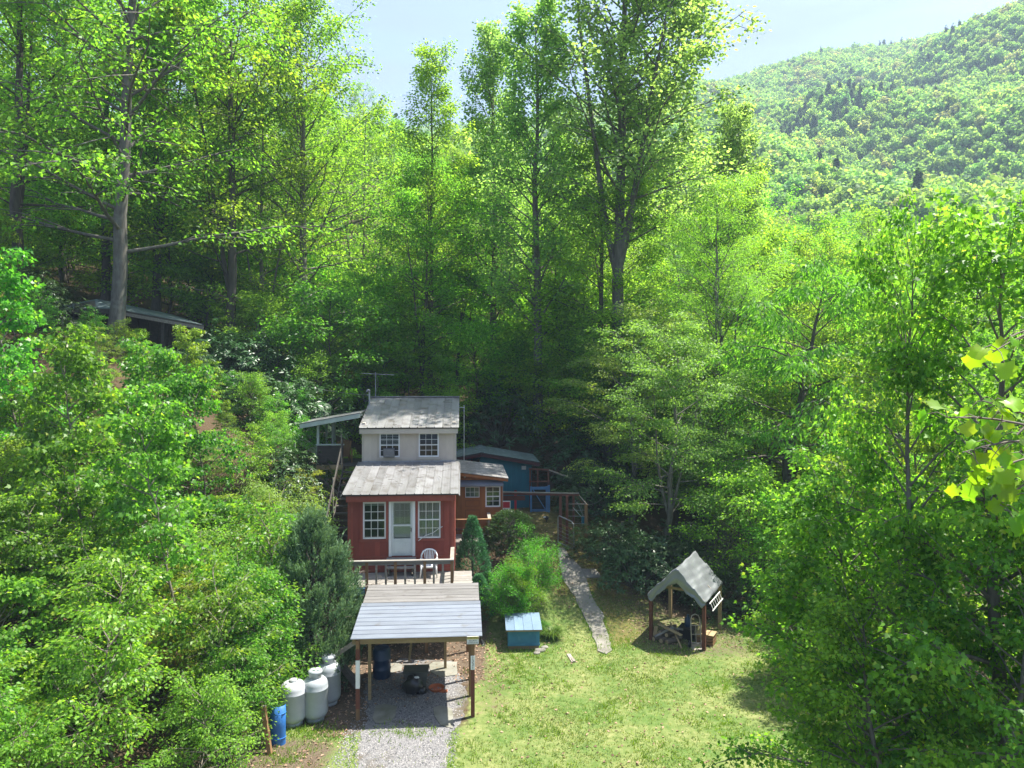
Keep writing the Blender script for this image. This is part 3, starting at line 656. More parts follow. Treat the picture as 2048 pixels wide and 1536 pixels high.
def cable(name, a, b, sag, label, r=.012):
    e = empty(name, a, 0, label, 'cable'); d = b-a
    MB().tube([(d.x*t, d.y*t, d.z*t-sag*4*t*(1-t)) for t in [i/16 for i in range(17)]], r, 5).build('wire', M_wire, e); MB().tube([(0, 0, 0), (d.x*.01, d.y*.01, d.z*.01)], r*2.2, 6).build('end_clamp', M_galv, e)
top = Vector((p.x, p.y, p.z+1.32))
cable('service_cable', top, at(395, 700, 45), .5, 'upper overhead cable from the weatherhead towards the hillside shed')
cable('telephone_cable', Vector((p.x, p.y, p.z+.55)), at(420, 806, 44), .3, 'lower thin cable running left from the service mast', .009)
p = onhouse(4.35, 8.6, 6.0)
wp = empty('white_pole', (p.x, p.y, hz(p.x, p.y)), 0, 'thin white pole with short crossarm behind the top roof', 'pole')
h = 8.25-wp.location.z; MB().tube([(0, 0, 0), (0, 0, h)], .018, 8).build('shaft', M_white, wp); MB().tube([(-.45, 0, h-.1), (.03, 0, h-.12)], .012, 6).build('crossarm', M_white, wp)

# ------------------------------------------------------------------ brown annex
AO = at(905, 900, 31.5)
annex = empty('annex', (AO.x, AO.y, 2.6), PHI, 'small orange-brown annex with panelled door attached right of the cottage', 'shed')
zz = lambda z: z-2.6
aw = (1.46, 2.13, zz(3.90), zz(4.83)); ad_ = (.47, 1.29, zz(3.05), zz(4.87))
aw_ = wall_with_holes('front_wall', M_brown, annex, 0, 2.2, 0, zz(5.20), 0, .1, [aw, ad_])
MB().prism([(0, zz(5.2)), (2.2, zz(5.2)), (2.2, zz(5.24)), (0, zz(5.50))], 1, .0, .1).build('gable_board', M_brown, annex)
MB().box(2.1, 2.2, .1, 2.8, 0, zz(5.22)).box(0, 2.1, 2.7, 2.8, 0, zz(5.4)).build('side_wall', M_brown, annex)
siding(aw_, M_brown, 0, 2.1, .0, zz(5.19), 0, [(aw[0]-.03, aw[1]+.03, aw[2]-.15, aw[3]+.03), (ad_[0]-.02, ad_[1]+.02, ad_[2]-.02, ad_[3]+.02)], .21)
for x in (2.14,): Bx('corner_board', M_white if 0 else M_browntrim, annex, x, x+.09, -.03, -.003, 0, zz(5.18))
Bx('corner_bead', M_white, annex, 2.202, 2.24, -.02, .04, zz(3.85), zz(5.1))
d_ = MB(); a, b, z0, z1 = ad_[0]+.005, ad_[1]-.005, ad_[2], ad_[3]
dd = wall_with_holes('door', M_brown, annex, a, b, z0, z1, .01, .05, [(a+.09, b-.09, zz(4.34), zz(4.80))]); dd['label'] = 'brown panelled annex door with six-pane light'
for q in ((zz(3.93), zz(4.22)), (zz(3.20), zz(3.80))):
    MB().box(a+.08, b-.08, -.006, .009, q[0], q[0]+.04).box(a+.08, b-.08, -.006, .009, q[1]-.04, q[1]).box(a+.08, a+.12, -.006, .009, q[0]+.04, q[1]-.04).box(b-.12, b-.08, -.006, .009, q[0]+.04, q[1]-.04).build('panel_moulding', M_browntrim, dd)
hwin(annex, a+.085, b-.085, zz(4.335), zz(4.805), .02, 3, 2, name='door_light', split=False, fw=.03, back=M_curtain)
hwin(annex, aw[0], aw[1], aw[2], aw[3], .03, 2, 4, label='white eight-pane window in the orange-brown annex')
Bx('sill_board', M_browntrim, annex, 1.42, 2.12, -.03, -.002, zz(3.76), zz(3.87))
MB().add([(.15, -.30, zz(4.86)), (2.25, -.30, zz(4.86)), (2.25, -.005, zz(5.04)), (.15, -.005, zz(5.04)), (.15, -.30, zz(4.95)), (2.25, -.30, zz(4.95)), (2.25, -.005, zz(5.12)), (.15, -.005, zz(5.12))], [(0,3,2,1),(4,5,6,7),(0,1,5,4),(1,2,6,5),(2,3,7,6),(3,0,4,7)]).build('awning', M_bluemetal, annex)
MB().lathe([(.03, 0), (.05, .02), (.05, .06), (.02, .09)], (.55, -.05, zz(5.22)), 10).build('porch_lamp', M_white, annex)
c4 = [(-.02, -.3, 5.52), (2.45, -.3, 5.20), (2.38, 2.95, 5.36), (-.02, 2.95, 5.66)]
rf = MB().add([(u, v, zz(z)-.13) for u, v, z in c4]+[(u, v, zz(z)-.01) for u, v, z in c4], [(0,3,2,1),(4,5,6,7),(0,1,5,4),(1,2,6,5),(2,3,7,6),(3,0,4,7)]).build('roof', M_browntrim, annex)
# lapped shingle courses, each strip a piece
for i in range(11):
    t0 = i/11; t1 = min(1, (i+1)/11+.02)
    def P(t, s): 
        A = Vector(c4[0]).lerp(Vector(c4[3]), s); B = Vector(c4[1]).lerp(Vector(c4[2]), s); return A.lerp(B, t)
    MB().add([tuple(P(1-t0, 0)+Vector((.02,-.02,-2.6+.004))), tuple(P(1-t0, 1)+Vector((.02,0,-2.6+.004))), tuple(P(1-t1, 1)+Vector((0,0,-2.6+.018))), tuple(P(1-t1, 0)+Vector((0,-.02,-2.6+.018))),
              tuple(P(1-t0, 0)+Vector((.02,-.02,-2.6+.016))), tuple(P(1-t0, 1)+Vector((.02,0,-2.6+.016))), tuple(P(1-t1, 1)+Vector((0,0,-2.6+.03))), tuple(P(1-t1, 0)+Vector((0,-.02,-2.6+.03)))],
             [(0,1,2,3),(4,7,6,5),(0,4,5,1),(1,5,6,2),(2,6,7,3),(3,7,4,0)]).build('shingle_course', M_shing, rf)
# little deck in front of the annex
dk = empty('annex_deck', (AO.x, AO.y-1.45, 2.6), PHI, 'small railed wooden deck in front of the brown annex', 'deck')
for i in range(10): Bx('deck_board', M_oldwoodx, dk, .0, 1.72, .01+.143*i, .143*i+.136, .08, .115)
Bx('rim_joist', M_oldwoodx, dk, .0, 1.72, -.035, .0, -.1, .11)
for x in (.05, .85, 1.66): Bx('post', M_oldwood, dk, x-.045, x+.045, -.13, -.04, hz(AO.x+x, AO.y-1.5)-2.7, 1.06)
Bx('rail_cap', M_postwood, dk, -.02, 1.76, -.17, -.02, 1.062, 1.10); Bx('mid_rail', M_rustpaint, dk, .0, 1.7, -.10, -.06, .62, .72)
Bx('side_rail_cap', M_oldwood, dk, 1.62, 1.76, -.018, 1.2, 1.062, 1.10)
for x in [.2+.12*i for i in range(12)]:
    if abs(x-.85) > .06 and x < 1.6: Bx('skirt_slat', M_oldwood, dk, x-.04, x+.04, -.06, -.037, -.75, -.12)
# ------------------------------------------------------------------ blue shed
BO = at(963, 905, 37.5)
bs = empty('blue_shed', (BO.x, BO.y, 2.3), PHI, 'dark teal-blue board shed with low gable behind the annex', 'shed')
bz = lambda z: z-2.3
fw = MB().prism([(0, 0), (2.66, 0), (2.66, bz(5.12)), (0, bz(5.55))], 1, 0, .08).build('front_wall', M_teal, bs)
for i in range(1, 11): Bx('batten', M_teal, fw, .02+.26*i-.015, .02+.26*i+.015, -.014, -.001, .0, bz(5.52)-.16*(.26*i)-.06)
MB().box(2.58, 2.66, .08, 3.0, 0, bz(5.1)).box(-1.7, 2.58, 2.92, 3.0, 0, bz(5.2)).box(-.08, -.0, 0.0, .2, 0, bz(5.5)).build('side_wall', M_teal, bs)
MB().box(-1.7, -.08, .9, .98, 0, bz(5.1)).build('recess_shade_wall', M_darkwood, bs); Bx('recess_post', M_maroon, bs, -.55, -.47, .1, .18, 0, bz(5.25))  # wall coloured dark to stand in for shade inside the open lean-to
for nm, u0, u1, z0, z1 in (('right', 0, 3.06, 5.66, 5.13), ('left', 0, -1.75, 5.66, 5.36)):
    m = MB().add([(u0, -.3, bz(z0)-.03), (u1, -.3, bz(z1)-.03), (u1, 3.3, bz(z1)-.03), (u0, 3.3, bz(z0)-.03), (u0, -.3, bz(z0)+.0), (u1, -.3, bz(z1)+.0), (u1, 3.3, bz(z1)+.0), (u0, 3.3, bz(z0)+.0)], [(0,3,2,1),(4,5,6,7),(0,1,5,4),(1,2,6,5),(2,3,7,6),(3,0,4,7)])
    rfo = m.build('roof', M_darkwood, bs)
    n = 7
    for i in range(n):
        a, b = i/n, min(1, (i+1)/n+.02); U = lambda t: u0+(u1-u0)*t; Z = lambda t: bz(z0+(z1-z0)*t)
        MB().add([(U(a), -.32, Z(a)+.012), (U(b), -.32, Z(b)+.004), (U(b), 3.32, Z(b)+.004), (U(a), 3.32, Z(a)+.012), (U(a), -.32, Z(a)+.024), (U(b), -.32, Z(b)+.022), (U(b), 3.32, Z(b)+.022), (U(a), 3.32, Z(a)+.024)], [(0,3,2,1),(4,5,6,7),(0,1,5,4),(1,2,6,5),(2,3,7,6),(3,0,4,7)]).build('roofing_strip', M_felt, rfo)
    MB().bar((u0, -.315, bz(z0)-.12), (u1, -.315, bz(z1)-.12), .03, .16).build('barge_board', M_maroon, bs)
Bx('ridge_cap', M_felt, bs, -.12, .12, -.33, 3.33, bz(5.665), bz(5.70))
lv = Bx('wall_vent', M_galv, bs, 2.12, 2.36, -.05, -.015, bz(4.72), bz(4.92))
for k in range(4): Bx('louvre', M_white, lv, 2.14, 2.34, -.07, -.052, bz(4.74)+.045*k, bz(4.755)+.045*k)
# blue gate beside the shed
p = ground_at(1060, 1024); D = p.y
g = empty('blue_gate', p, PHI, 'light blue wooden gate with diagonal brace beside the teal shed', 'gate')
gw = .92; gh = 1.32
for q in ((0, .1, 0, gh), (gw-.1, gw, 0, gh)): Bx('stile', M_bluegate, g, q[0], q[1], -.03, .03, q[2], q[3])
Bx('rail', M_bluegate, g, .1, gw-.1, -.03, .03, .02, .14); Bx('rail', M_bluegate, g, .1, gw-.1, -.03, .03, gh-.16, gh-.02)
MB().bar((.16, 0, gh-.16), (gw-.14, 0, .16), .045, .11, up=(0, 1, 0)).build('brace', M_bluegate, g)
Bx('gate_post', M_bluegate, g, gw+.02, gw+.12, -.02, .09, -.2, gh+.05); Bx('mesh_backing', M_inside, g, .1, gw-.1, .035, .045, .14, gh-.16)
for k in range(5): Bx('mesh_wire', M_rust, g, .1, gw-.1, .028, .034, .3+.18*k, .306+.18*k)
p2 = Vector((p.x, p.y+.4, hz(p.x, p.y+.4)))
rr = empty('rusty_railing', p2, PHI, 'rusty red railing above the blue gate', 'railing')
for x in (.02, .42, .98): Bx('post', M_rustpaint, rr, x-.04, x+.04, .0, .08, -.3, 2.12)
MB().bar((-.05, -.03, 2.14), (1.05, -.03, 2.08), .05, .09).build('rail', M_rustpaint, rr); MB().bar((-.05, -.03, 1.48), (1.05, -.03, 1.48), .05, .07).build('rail', M_rustpaint, rr); MB().bar((1.0, -.03, 2.08), (2.2, -.1, 1.62), .06, .07).build('slanting_rail', M_oldwood, rr)
for k in range(3): Bx('wire', M_rust, rr, .0, 1.0, .085, .09, 1.6+.15*k, 1.606+.15*k)
# pergola of red brown posts
def stick(name, parent, px, py0, py1, mat, w=.12, dD=0.):
    b_ = ground_at(px, py0); t_ = at(px, py1, b_.y); o = parent.location
    return Bx(name, mat, parent, b_.x-o.x-w/2, b_.x-o.x+w/2, b_.y-o.y-w/2, b_.y-o.y+w/2, b_.z-o.z-.1, t_.z-o.z)
p = ground_at(1121, 1083)
pg = empty('pergola', p, 0, 'red-brown post and beam garden arch with wires by the path', 'pergola')
stick('post', pg, 1121, 1083, 992, M_rustpaint, .13); stick('post', pg, 1134, 1087, 992, M_rustpaint, .12)
stick('post', pg, 1147, 1070, 992, M_rust, .10); stick('post', pg, 1172, 1090, 1009, M_postwood, .14)
o = pg.location; A = at(1004, 987, p.y+.1)-o; B = at(1158, 989.5, p.y-.05)-o
MB().bar(A, B, .12, .10).build('beam', M_rustpaint, pg); MB().bar(A+Vector((0, 0, .07)), B+Vector((0, 0, .07)), .18, .03).build('beam_cap', M_oldwoodx, pg)
MB().bar(A+Vector((0, .02, -.22)), A.lerp(B, .3)+Vector((0, .02, -.20)), .05, .22).build('apron_board', M_rustpaint, pg)
r0 = at(1158, 990, p.y-.05)-o; r1 = at(1173, 1008, p.y-.35)-o
MB().tube([r0, r1], .025, 6).build('rail_pipe', M_oldwood, pg); MB().tube([r0+Vector((-.1, .2, -.1)), r1+Vector((-.05, .2, -.12))], .02, 6).build('rail_pipe', M_rust, pg)
MB().tube([at(1136, 1008, p.y-.2)-o, r1+Vector((0, 0, 0))], .02, 6).build('rail_pipe', M_oldwood, pg)
for yy in (1020, 1032, 1047): MB().tube([at(1136, yy, p.y-.1)-o, at(1172, yy+.5, p.y-.3)-o], .011, 5).build('wire', M_galv, pg)
for k in range(4): MB().tube([at(1150+4*k, 1000+3*k, p.y)-o, at(1160+3*k, 1016+9*k, p.y-.1)-o], .007, 5).build('wire', M_galv, pg)
MB().tube([at(1146, 1015, p.y)-o, at(1163, 1034, p.y-.1)-o], .014, 5).build('tie_rod', M_palegreen, pg); Bx('teal_panel', M_teal, pg, *(lambda q: (q.x-.10, q.x+.10, q.y-.02, q.y+.02, q.z-.17, q.z+.17))(at(1167, 1040, p.y-.1)-o))
cable('sagging_line', at(1172, 1008, p.y-.3), at(1206, 996, p.y+1), .12, 'pale line sagging from the garden arch to the trees')
p = ground_at(1117, 1086)
tg = empty('pipe_gate', p, 0, 'rusting tubular metal gate standing open beside the garden arch', 'gate'); o = p
q = ground_at(1147, 1099)
P = lambda px, py, t: at(px, py, p.y+(q.y-p.y)*t)-o
MB().tube([P(1116, 1085, 0), P(1116, 1034, 0), P(1118, 1031.5, .06), P(1143, 1043, .9), P(1147, 1048, 1), P(1148, 1098, 1)], .028, 8).build('frame', M_galv, tg)
MB().tube([P(1117, 1085, 0), P(1148, 1098, 1)], .024, 8).build('bottom_rail', M_galv, tg); MB().tube([P(1117, 1046, 0), P(1147, 1060, 1)], .024, 8).build('middle_rail', M_rust, tg)
for k in range(4): MB().tube([P(1117, 1054+7*k, 0), P(1147, 1067+7.5*k, 1)], .006, 5).build('wire', M_galv, tg)
# yard sign, red rod, ornament
p = at(1009, 1020, 33.2); p.z = hz(p.x, p.y)
ys = empty('yard_sign', p, .1, 'red sign with white border leaning behind the annex corner', 'sign'); zt = at(1009, 1002, 33.2).z-p.z
MB().box(-.32, .28, -.01, .01, zt-.42, zt).build('board', M_white, ys); Bx('red_face', M_redsign, ys, -.29, .25, -.016, -.011, zt-.32, zt-.04)
for x in (-.2, .15): Bx('leg', M_white, ys, x-.015, x+.015, -.008, .008, -.05, zt-.421)
p = at(1031, 1010, 36.6); p.z = hz(p.x, p.y)
rp_ = empty('red_post', p, 0, 'dark red post against the teal shed wall', 'post'); Bx('shaft', M_redsign, rp_, -.06, .06, -.06, .06, -.1, 1.15); Bx('cap', M_maroon, rp_, -.07, .07, -.07, .07, 1.151, 1.19)
p = ground_at(1093, 1044)
orn = empty('garden_ornament', p, 0, 'small dark ornament on the mossy slope below the blue gate', 'ornament')
MB().lathe([(.05, 0), (.03, .04), (.03, .1), (.09, .14), (.13, .21), (.10, .28), (.03, .31)], (0, 0, 0), 12).build('body', M_black, orn, smooth=True); MB().tube([(-.05, -.05, .24), (-.13, -.08, .27), (-.17, -.09, .24)], [.05, .035, .015], 8).build('spout', M_white, orn)

# ------------------------------------------------------------------ carport
CO = Vector((-4.54, 20.2, 0))
cp = empty('carport', CO, PHI, 'open wooden carport with pale metal roof in front of the cottage', 'carport')
CW = 3.64; CD = 3.68
zr = lambda v: 2.36+.40*v/CD
sub = MB().add([(0, 0, zr(0)-.03), (CW, 0, zr(0)-.03), (CW, CD, zr(CD)-.03), (0, CD, zr(CD)-.03), (0, 0, zr(0)-.008), (CW, 0, zr(0)-.008), (CW, CD, zr(CD)-.008), (0, CD, zr(CD)-.008)], [(0,3,2,1),(4,5,6,7),(0,1,5,4),(1,2,6,5),(2,3,7,6),(3,0,4,7)]).build('roof', M_yellowwood, cp)
nb = 9; v_split = 2.28
for i in range(nb):                                                   # ribbed metal strips laid across
    a = -.06+(v_split+.06)*i/nb; b = -.06+(v_split+.06)*(i+1)/nb+.012
    prof = [(a, 0), (a+.015, .018), (a+.035, .018), (a+.05, .002), ((a+b)/2, .003), (b, .0)]
    vs = []; fs = []; k = len(prof); segs = 10; r_ = random.Random(i)
    for s in range(segs+1):
        u = -.05+(CW+.10)*s/segs
        vs += [(u, v, zr(v)+d+.004+r_.uniform(-.002, .002)) for v, d in prof]
    for s in range(segs):
        for j in range(k-1): fs.append((s*k+j, s*k+j+1, (s+1)*k+j+1, (s+1)*k+j))
    MB().add(vs, fs).build('metal_strip', M_bluemetal, sub)
for i in range(6):
    a = v_split+.012+(CD-v_split)*i/6; b = v_split+(CD-v_split)*(i+1)/6-.004; r_ = random.Random(40+i).uniform(0, .008)
    MB().add([(-.02, a, zr(a)-.004), (CW+.02, a, zr(a)-.004), (CW+.02, b, zr(b)-.004), (-.02, b, zr(b)-.004), (-.02, a, zr(a)+.012+r_), (CW+.02, a, zr(a)+.012+r_), (CW+.02, b, zr(b)+.012+r_), (-.02, b, zr(b)+.012+r_)], [(0,3,2,1),(4,5,6,7),(0,1,5,4),(1,2,6,5),(2,3,7,6),(3,0,4,7)]).build('roof_board', M_ply, sub)
Bx('header_beam', M_yellowwood, cp, -.02, CW-.12, .10, .15, 2.15, 2.30); Bx('header_beam', M_yellowwood, cp, -.02, CW-.1, .155, .20, 2.18, 2.315)
for u in (.18, 1.0, 1.8, 2.6, 3.4): MB().bar((u, .02, zr(0)-.075), (u, CD, zr(CD)-.075), .045, .085).build('rafter', M_yellowwood, cp)
def post(u, v, w, segs, name='post'):
    root = None
    g0 = -.08
    for z0, z1, m in segs:
        o_ = Bx(name if root is None else 'painted_band', m, cp if root is None else root, u-w/2-(0 if root is None else .003), u+w/2+(0 if root is None else .003), v-w/2-(0 if root is None else .003), v+w/2+(0 if root is None else .003), z0, z1)
        root = root or o_
    return root
pl = post(.145, .05, .105, [(g0 if False else -.08, 2.30, M_postwood), (.35, .93, M_rustpaint), (.93, 1.73, M_white), (1.731, 2.05, M_rustpaint)])
pr = post(3.42, .05, .105, [(-.08, 2.15, M_postwood), (.02, 1.36, M_rustpaint)])
post(.32, 1.30, .09, [(-.08, 2.38, M_yellowwood)]); post(3.36, 1.35, .09, [(-.08, 2.38, M_postwood)]); post(3.40, 2.55, .09, [(-.08, 2.52, M_postwood)]); post(2.55, 3.4, .09, [(-.08, 2.6, M_yellowwood)]); post(.3, 3.3, .09, [(-.08, 2.6, M_yellowwood)])
MB().bar((1.35, 3.3, .35), (1.62, 3.3, 2.5), .07, .07).build('brace', M_yellowwood, cp)
# number plate
npl = empty('number_plate', onhouse(0, 0, 0), PHI, 'white strip with black house number 1331 on the carport post', 'sign')
c_, s_ = math.cos(PHI), math.sin(PHI)
def oncp(u, v, z): return Vector((CO.x+u*c_-v*s_, CO.y+u*s_+v*c_, z))
npl.location = oncp(3.42, -.012, 1.38)
Bx('plate', M_white, npl, -.06, .06, -.006, -.0, 0, .40)
def text(name, s, size, mat, parent, loc, ext=.001, sx=1.0):
    cu = bpy.data.curves.new(name, 'FONT'); cu.body = s; cu.size = size; cu.align_x = 'CENTER'; cu.align_y = 'CENTER'; cu.extrude = ext
    t_ = bpy.data.objects.new(name, cu); C.objects.link(t_); dg = bpy.context.evaluated_depsgraph_get()
    me = bpy.data.meshes.new_from_object(t_.evaluated_get(dg)); bpy.data.objects.remove(t_); me.materials.clear(); me.materials.append(mat)
    o_ = bpy.data.objects.new(name, me); link(o_, parent); o_.location = loc; o_.rotation_euler = (R(90), 0, 0); o_.scale = (sx, 1, 1); return o_
for k, ch in enumerate('1331'): text('digit', ch, .12, M_ink, npl, (0, -.009, .345-.097*k))
ws = empty('warning_sign', oncp(3.42, -.07, 2.14), PHI, 'small warning sign at the right end of the carport beam', 'sign')
Bx('board', M_white, ws, -.17, .17, -.006, .012, 0, .22); Bx('yellow_band', M_yell, ws, -.165, .165, -.010, -.0065, .135, .215)
Bx('bracket', M_yellowwood, ws, -.14, .14, .0125, .062, .03, .13)
for s, sz, z in (('WARNING', .068, .175), ('SECURITY', .05, .095), ('CAMERA IN USE', .04, .038)): text('lettering', s, sz, M_ink, ws, (0, -.012, z))
sc_ = empty('security_camera', oncp(3.66, .02, 2.16), PHI, 'small black security camera below the carport corner', 'camera')
MB().tube([(0, .1, .14), (0, .1, .04), (.02, .02, 0)], .018, 6).build('bracket', M_black, sc_); MB().tube([(.02, .1, .0), (.06, -.10, -.05)], [.05, .055], 10).build('housing', M_black, sc_); MB().tube([(.06, -.101, -.05), (.064, -.12, -.055)], [.04, .04], 10).build('lens', M_galv, sc_)
# things kept in the carport
def tapered(m, x0, x1, y0, y1, z0, z1, t): 
    return m.add([(x0+t, y0+t, z0), (x1-t, y0+t, z0), (x1-t, y1-t, z0), (x0+t, y1-t, z0), (x0, y0, z1), (x1, y0, z1), (x1, y1, z1), (x0, y1, z1)], [(0,3,2,1),(4,5,6,7),(0,1,5,4),(1,2,6,5),(2,3,7,6),(3,0,4,7)])
p = ground_at(829, 1384)
tt = empty('storage_tote', (p.x, p.y+.38, p.z), PHI, 'grey lidded plastic storage bin under the carport', 'storage bin')
tapered(MB(), -.36, .36, -.22, .28, .02, .50, .05).build('body', M_tote, tt); tapered(MB(), -.40, .40, -.26, .32, .52, .56, .012).build('lid', M_tote, tt); MB().box(-.38, .38, -.24, .30, .50, .519).build('rim', M_tote, tt)
def blob(name, mat, parent, rx, ry, rz_, seed, n=22, rough=.12, c=(0,0,0)):
    rng = np.random.default_rng(seed); vs = []; fs = []; ph = rng.uniform(0, 6.28, 8)
    for j in range(n//2+1):
        th = math.pi*j/(n//2)
        for i in range(n):
            f = 2*math.pi*i/n
            k = 1+rough*(math.sin(3*f+ph[0])*math.sin(2*th+ph[1])+.7*math.sin(7*f+ph[2]+3*th)+.5*math.sin(11*f-5*th+ph[3]))
            z = math.cos(th); vs.append((c[0]+rx*k*math.sin(th)*math.cos(f), c[1]+ry*k*math.sin(th)*math.sin(f), c[2]+max(-.75, z)*rz_*k))
    for j in range(n//2):
        for i in range(n): fs.append((j*n+i, j*n+(i+1) % n, (j+1)*n+(i+1) % n, (j+1)*n+i))
    return MB().add(vs, fs).build(name, mat, parent, smooth=True)
tb = empty('trash_bag', (p.x-.02, p.y-.08, p.z), 0, 'black plastic trash bag slumped against the storage bin', 'trash bag')
blob('sack', M_black, tb, .30, .22, .30, 3, c=(0, 0, .235)); blob('side_bulge', M_black, tb, .16, .15, .14, 5, c=(.26, -.03, .11)); blob('torn_paper', M_white, tb, .09, .05, .035, 7, n=12, c=(.10, -.03, .50))
p = ground_at(873, 1380)
pt = empty('terracotta_tray', p, .1, 'broken orange-brown tray lying on the gravel under the carport', 'tray')
MB().lathe([(.20, 0), (.25, .10), (.235, .10), (.19, .02)], (0, 0, 0), 20).build('tray', M_orange, pt); Bx('shard', M_orange, pt, .1, .34, -.25, -.1, 0, .05)
p = oncp(.50, 2.9, 0)
bd = empty('blue_drum', (p.x, p.y, hz(p.x, p.y)), 0, 'dark blue plastic drum at the back left of the carport', 'drum')
MB().lathe([(.26, 0), (.29, .04), (.29, .28), (.305, .30), (.29, .32), (.29, .60), (.305, .62), (.29, .64), (.29, .88), (.26, .93), (.25, .95)], (0, 0, 0), 20).build('barrel', M_bluepl, bd, smooth=True); MB().lathe([(.24, .951), (.24, .97), (.1, .975)], (0, 0, 0), 20).build('lid', M_bluepl, bd)
sr = empty('timber_brace', oncp(-.15, 1.6, .0), PHI, 'two crossed grey planks propped left of the carport', 'brace')
MB().bar((.05, -.2, 1.75), (-.62, -.1, 1.28), .05, .13).build('upper_plank', M_oldwood, sr); MB().bar((-.66, -.06, 1.25), (.05, .0, .25), .05, .14).build('lower_plank', M_stair, sr); MB().bar((-.58, .02, 1.22), (.1, .08, .38), .05, .10).build('lower_plank', M_stair, sr)
# ------------------------------------------------------------------ blue chest
p = ground_at(1017, 1300); p_r = ground_at(1078, 1299)
bb = empty('blue_chest', p, math.atan2(p_r.y-p.y, p_r.x-p.x), 'light blue wooden chest with sloping metal lid on the lawn', 'chest')
bw = (p_r-p).length
Bx('base', M_yellowwood, bb, 0, bw, 0, 1.0, -.02, .14)
tapered(MB(), -.02, bw+.02, -.02, 1.02, .141, .66, .0).build('body', M_bluebox, bb); Bx('belt_board', M_bluebox, bb, -.035, bw+.035, -.037, -.021, .16, .24)
for x in (.0, bw-.1): Bx('corner_board', M_bluebox, bb, x, x+.1, -.034, -.0205, .24, .66)
MB().prism([(-.02, .66), (1.02, .66), (1.02, .86), (-.02, .72)], 0, -.018, bw+.018).build('upper_body', M_bluebox, bb)
lid = MB().prism([(-.14, .70), (1.12, .87), (1.12, .92), (-.14, .75)], 0, -.09, bw+.09).build('lid', M_yellowwood, bb)
for k in range(4):
    a = -.10+(bw+.2)*k/4; b = a+(bw+.2)/4
    MB().prism([(-.16, .752), (1.13, .926), (1.13, .938), (-.16, .764)], 0, a+.012, b).prism([(-.16, .752), (1.13, .926), (1.13, .956), (-.16, .782)], 0, a, a+.012).build('lid_sheet', M_lidmetal, lid)
st = MB(); 
pl_ = empty('loose_board', ground_at(1142, 1318), R(100), 'grey board lying on the lawn near the path end', 'plank'); Bx('board', M_oldwood, pl_, -.35, .35, -.07, .07, .005, .05); Bx('board_offcut', M_oldwood, pl_, -.35, -.1, -.075, .02, .051, .07)
p = ground_at(1080, 1303)
stn = empty('flat_stones', p, .4, 'flat grey stones by the corner of the blue chest', 'stone'); blob('stone', M_conc, stn, .22, .14, .07, 12, n=14, c=(0, 0, .04)); blob('stone', M_conc, stn, .15, .11, .06, 13, n=14, c=(.28, .2, .03)); blob('stone', M_conc, stn, .13, .1, .05, 14, n=14, c=(-.2, -.15, .03))
# ------------------------------------------------------------------ propane tanks
def tank(px, py, h, r, mat, label, cap=True):
    p = ground_at(px, py)
    t = empty('propane_tank', (p.x, p.y+r*.8, p.z), random.Random(px).uniform(-1, 1), label, 'propane tank', 'propane tanks left of the carport')
    MB().lathe([(r*.72, 0), (r*.74, .10), (r*.70, .105)], (0, 0, 0), 28).build('foot_ring', mat, t, smooth=True)
    prof = [(r*.55, .08), (r*.85, .13), (r*.98, .22), (r, .30), (r, h*.70), (r*1.012, h*.705), (r*1.012, h*.715), (r, h*.72), (r*.985, h*.80), (r*.90, h*.865), (r*.70, h*.92), (r*.45, h*.94), (r*.1, h*.945)]
    MB().lathe(prof, (0, 0, 0), 32).build('body', mat, t, smooth=True)
    if cap:
        MB().lathe([(r*.50, h*.91), (r*.50, h*1.02), (r*.56, h*1.04), (r*.57, h*1.06), (r*.50, h*1.095), (r*.3, h*1.105), (r*.02, h*1.108)], (0, 0, 0), 26).build('collar', mat, t, smooth=True)
        Bx('valve', M_galv, t, -.05, .05, -r*.52, -r*.4, h*.95, h*1.0)
    else:
        MB().lathe([(r*.3, h*.93), (r*.3, h*.985), (r*.05, h*.99)], (0, 0, 0), 20).build('collar', mat, t, smooth=True)
tank(625, 1449, 1.30, .355, M_tank, 'pale grey propane tank standing in the middle of the three')
tank(652, 1416, 1.32, .36, M_tank, 'propane tank farthest back under the juniper')
tank(580, 1458, 1.28, .36, M_tankw, 'white propane tank half hidden by leaves', cap=False)
p = ground_at(556, 1488)
bs_ = empty('blue_trough', (p.x, p.y, p.z), .2, 'bright blue plastic half-barrel standing on end by the tanks', 'barrel')
vs = []; fs = []; n = 12
for z in (0, .5, 1.05):
    for i in range(n+1):
        a = math.pi*(1+i/n); vs.append((.20*math.cos(a), .16*math.sin(a), z))
for z in (0, .5, 1.05):
    for i in range(n+1):
        a = math.pi*(1+i/n); vs.append((.185*math.cos(a), .145*math.sin(a), z))
k = n+1
for s in (0, 1):
    for i in range(n): fs += [(s*k+i, s*k+i+1, (s+1)*k+i+1, (s+1)*k+i), (3*k+s*k+i, 3*k+(s+1)*k+i, 3*k+(s+1)*k+i+1, 3*k+s*k+i+1)]
for i in range(n): fs.append((2*k+i, 2*k+i+1, 5*k+i+1, 5*k+i))
MB().add(vs, fs).build('shell', M_bluebrt, bs_, smooth=True)
for z in (.2, .85): MB().tube([(.205*math.cos(math.pi*(1+i/8)), .165*math.sin(math.pi*(1+i/8)), z) for i in range(9)], .012, 6).build('hoop', M_bluebrt, bs_)
def leaning(name, px0, py0, px1, py1, dD, w, h, mat, label, cat='post'):
    a = ground_at(px0, py0); b = at(px1, py1, a.y+dD)
    e = empty(name, a, 0, label, cat); MB().bar((0, 0, -.08), b-a, w, h, up=(0, 1, 0)).build('timber', mat, e); d = (b-a)
    MB().bar(d*.985, d*1.005, w*1.08, h*1.08, up=(0, 1, 0)).build('end_grain', M_oldwood, e)
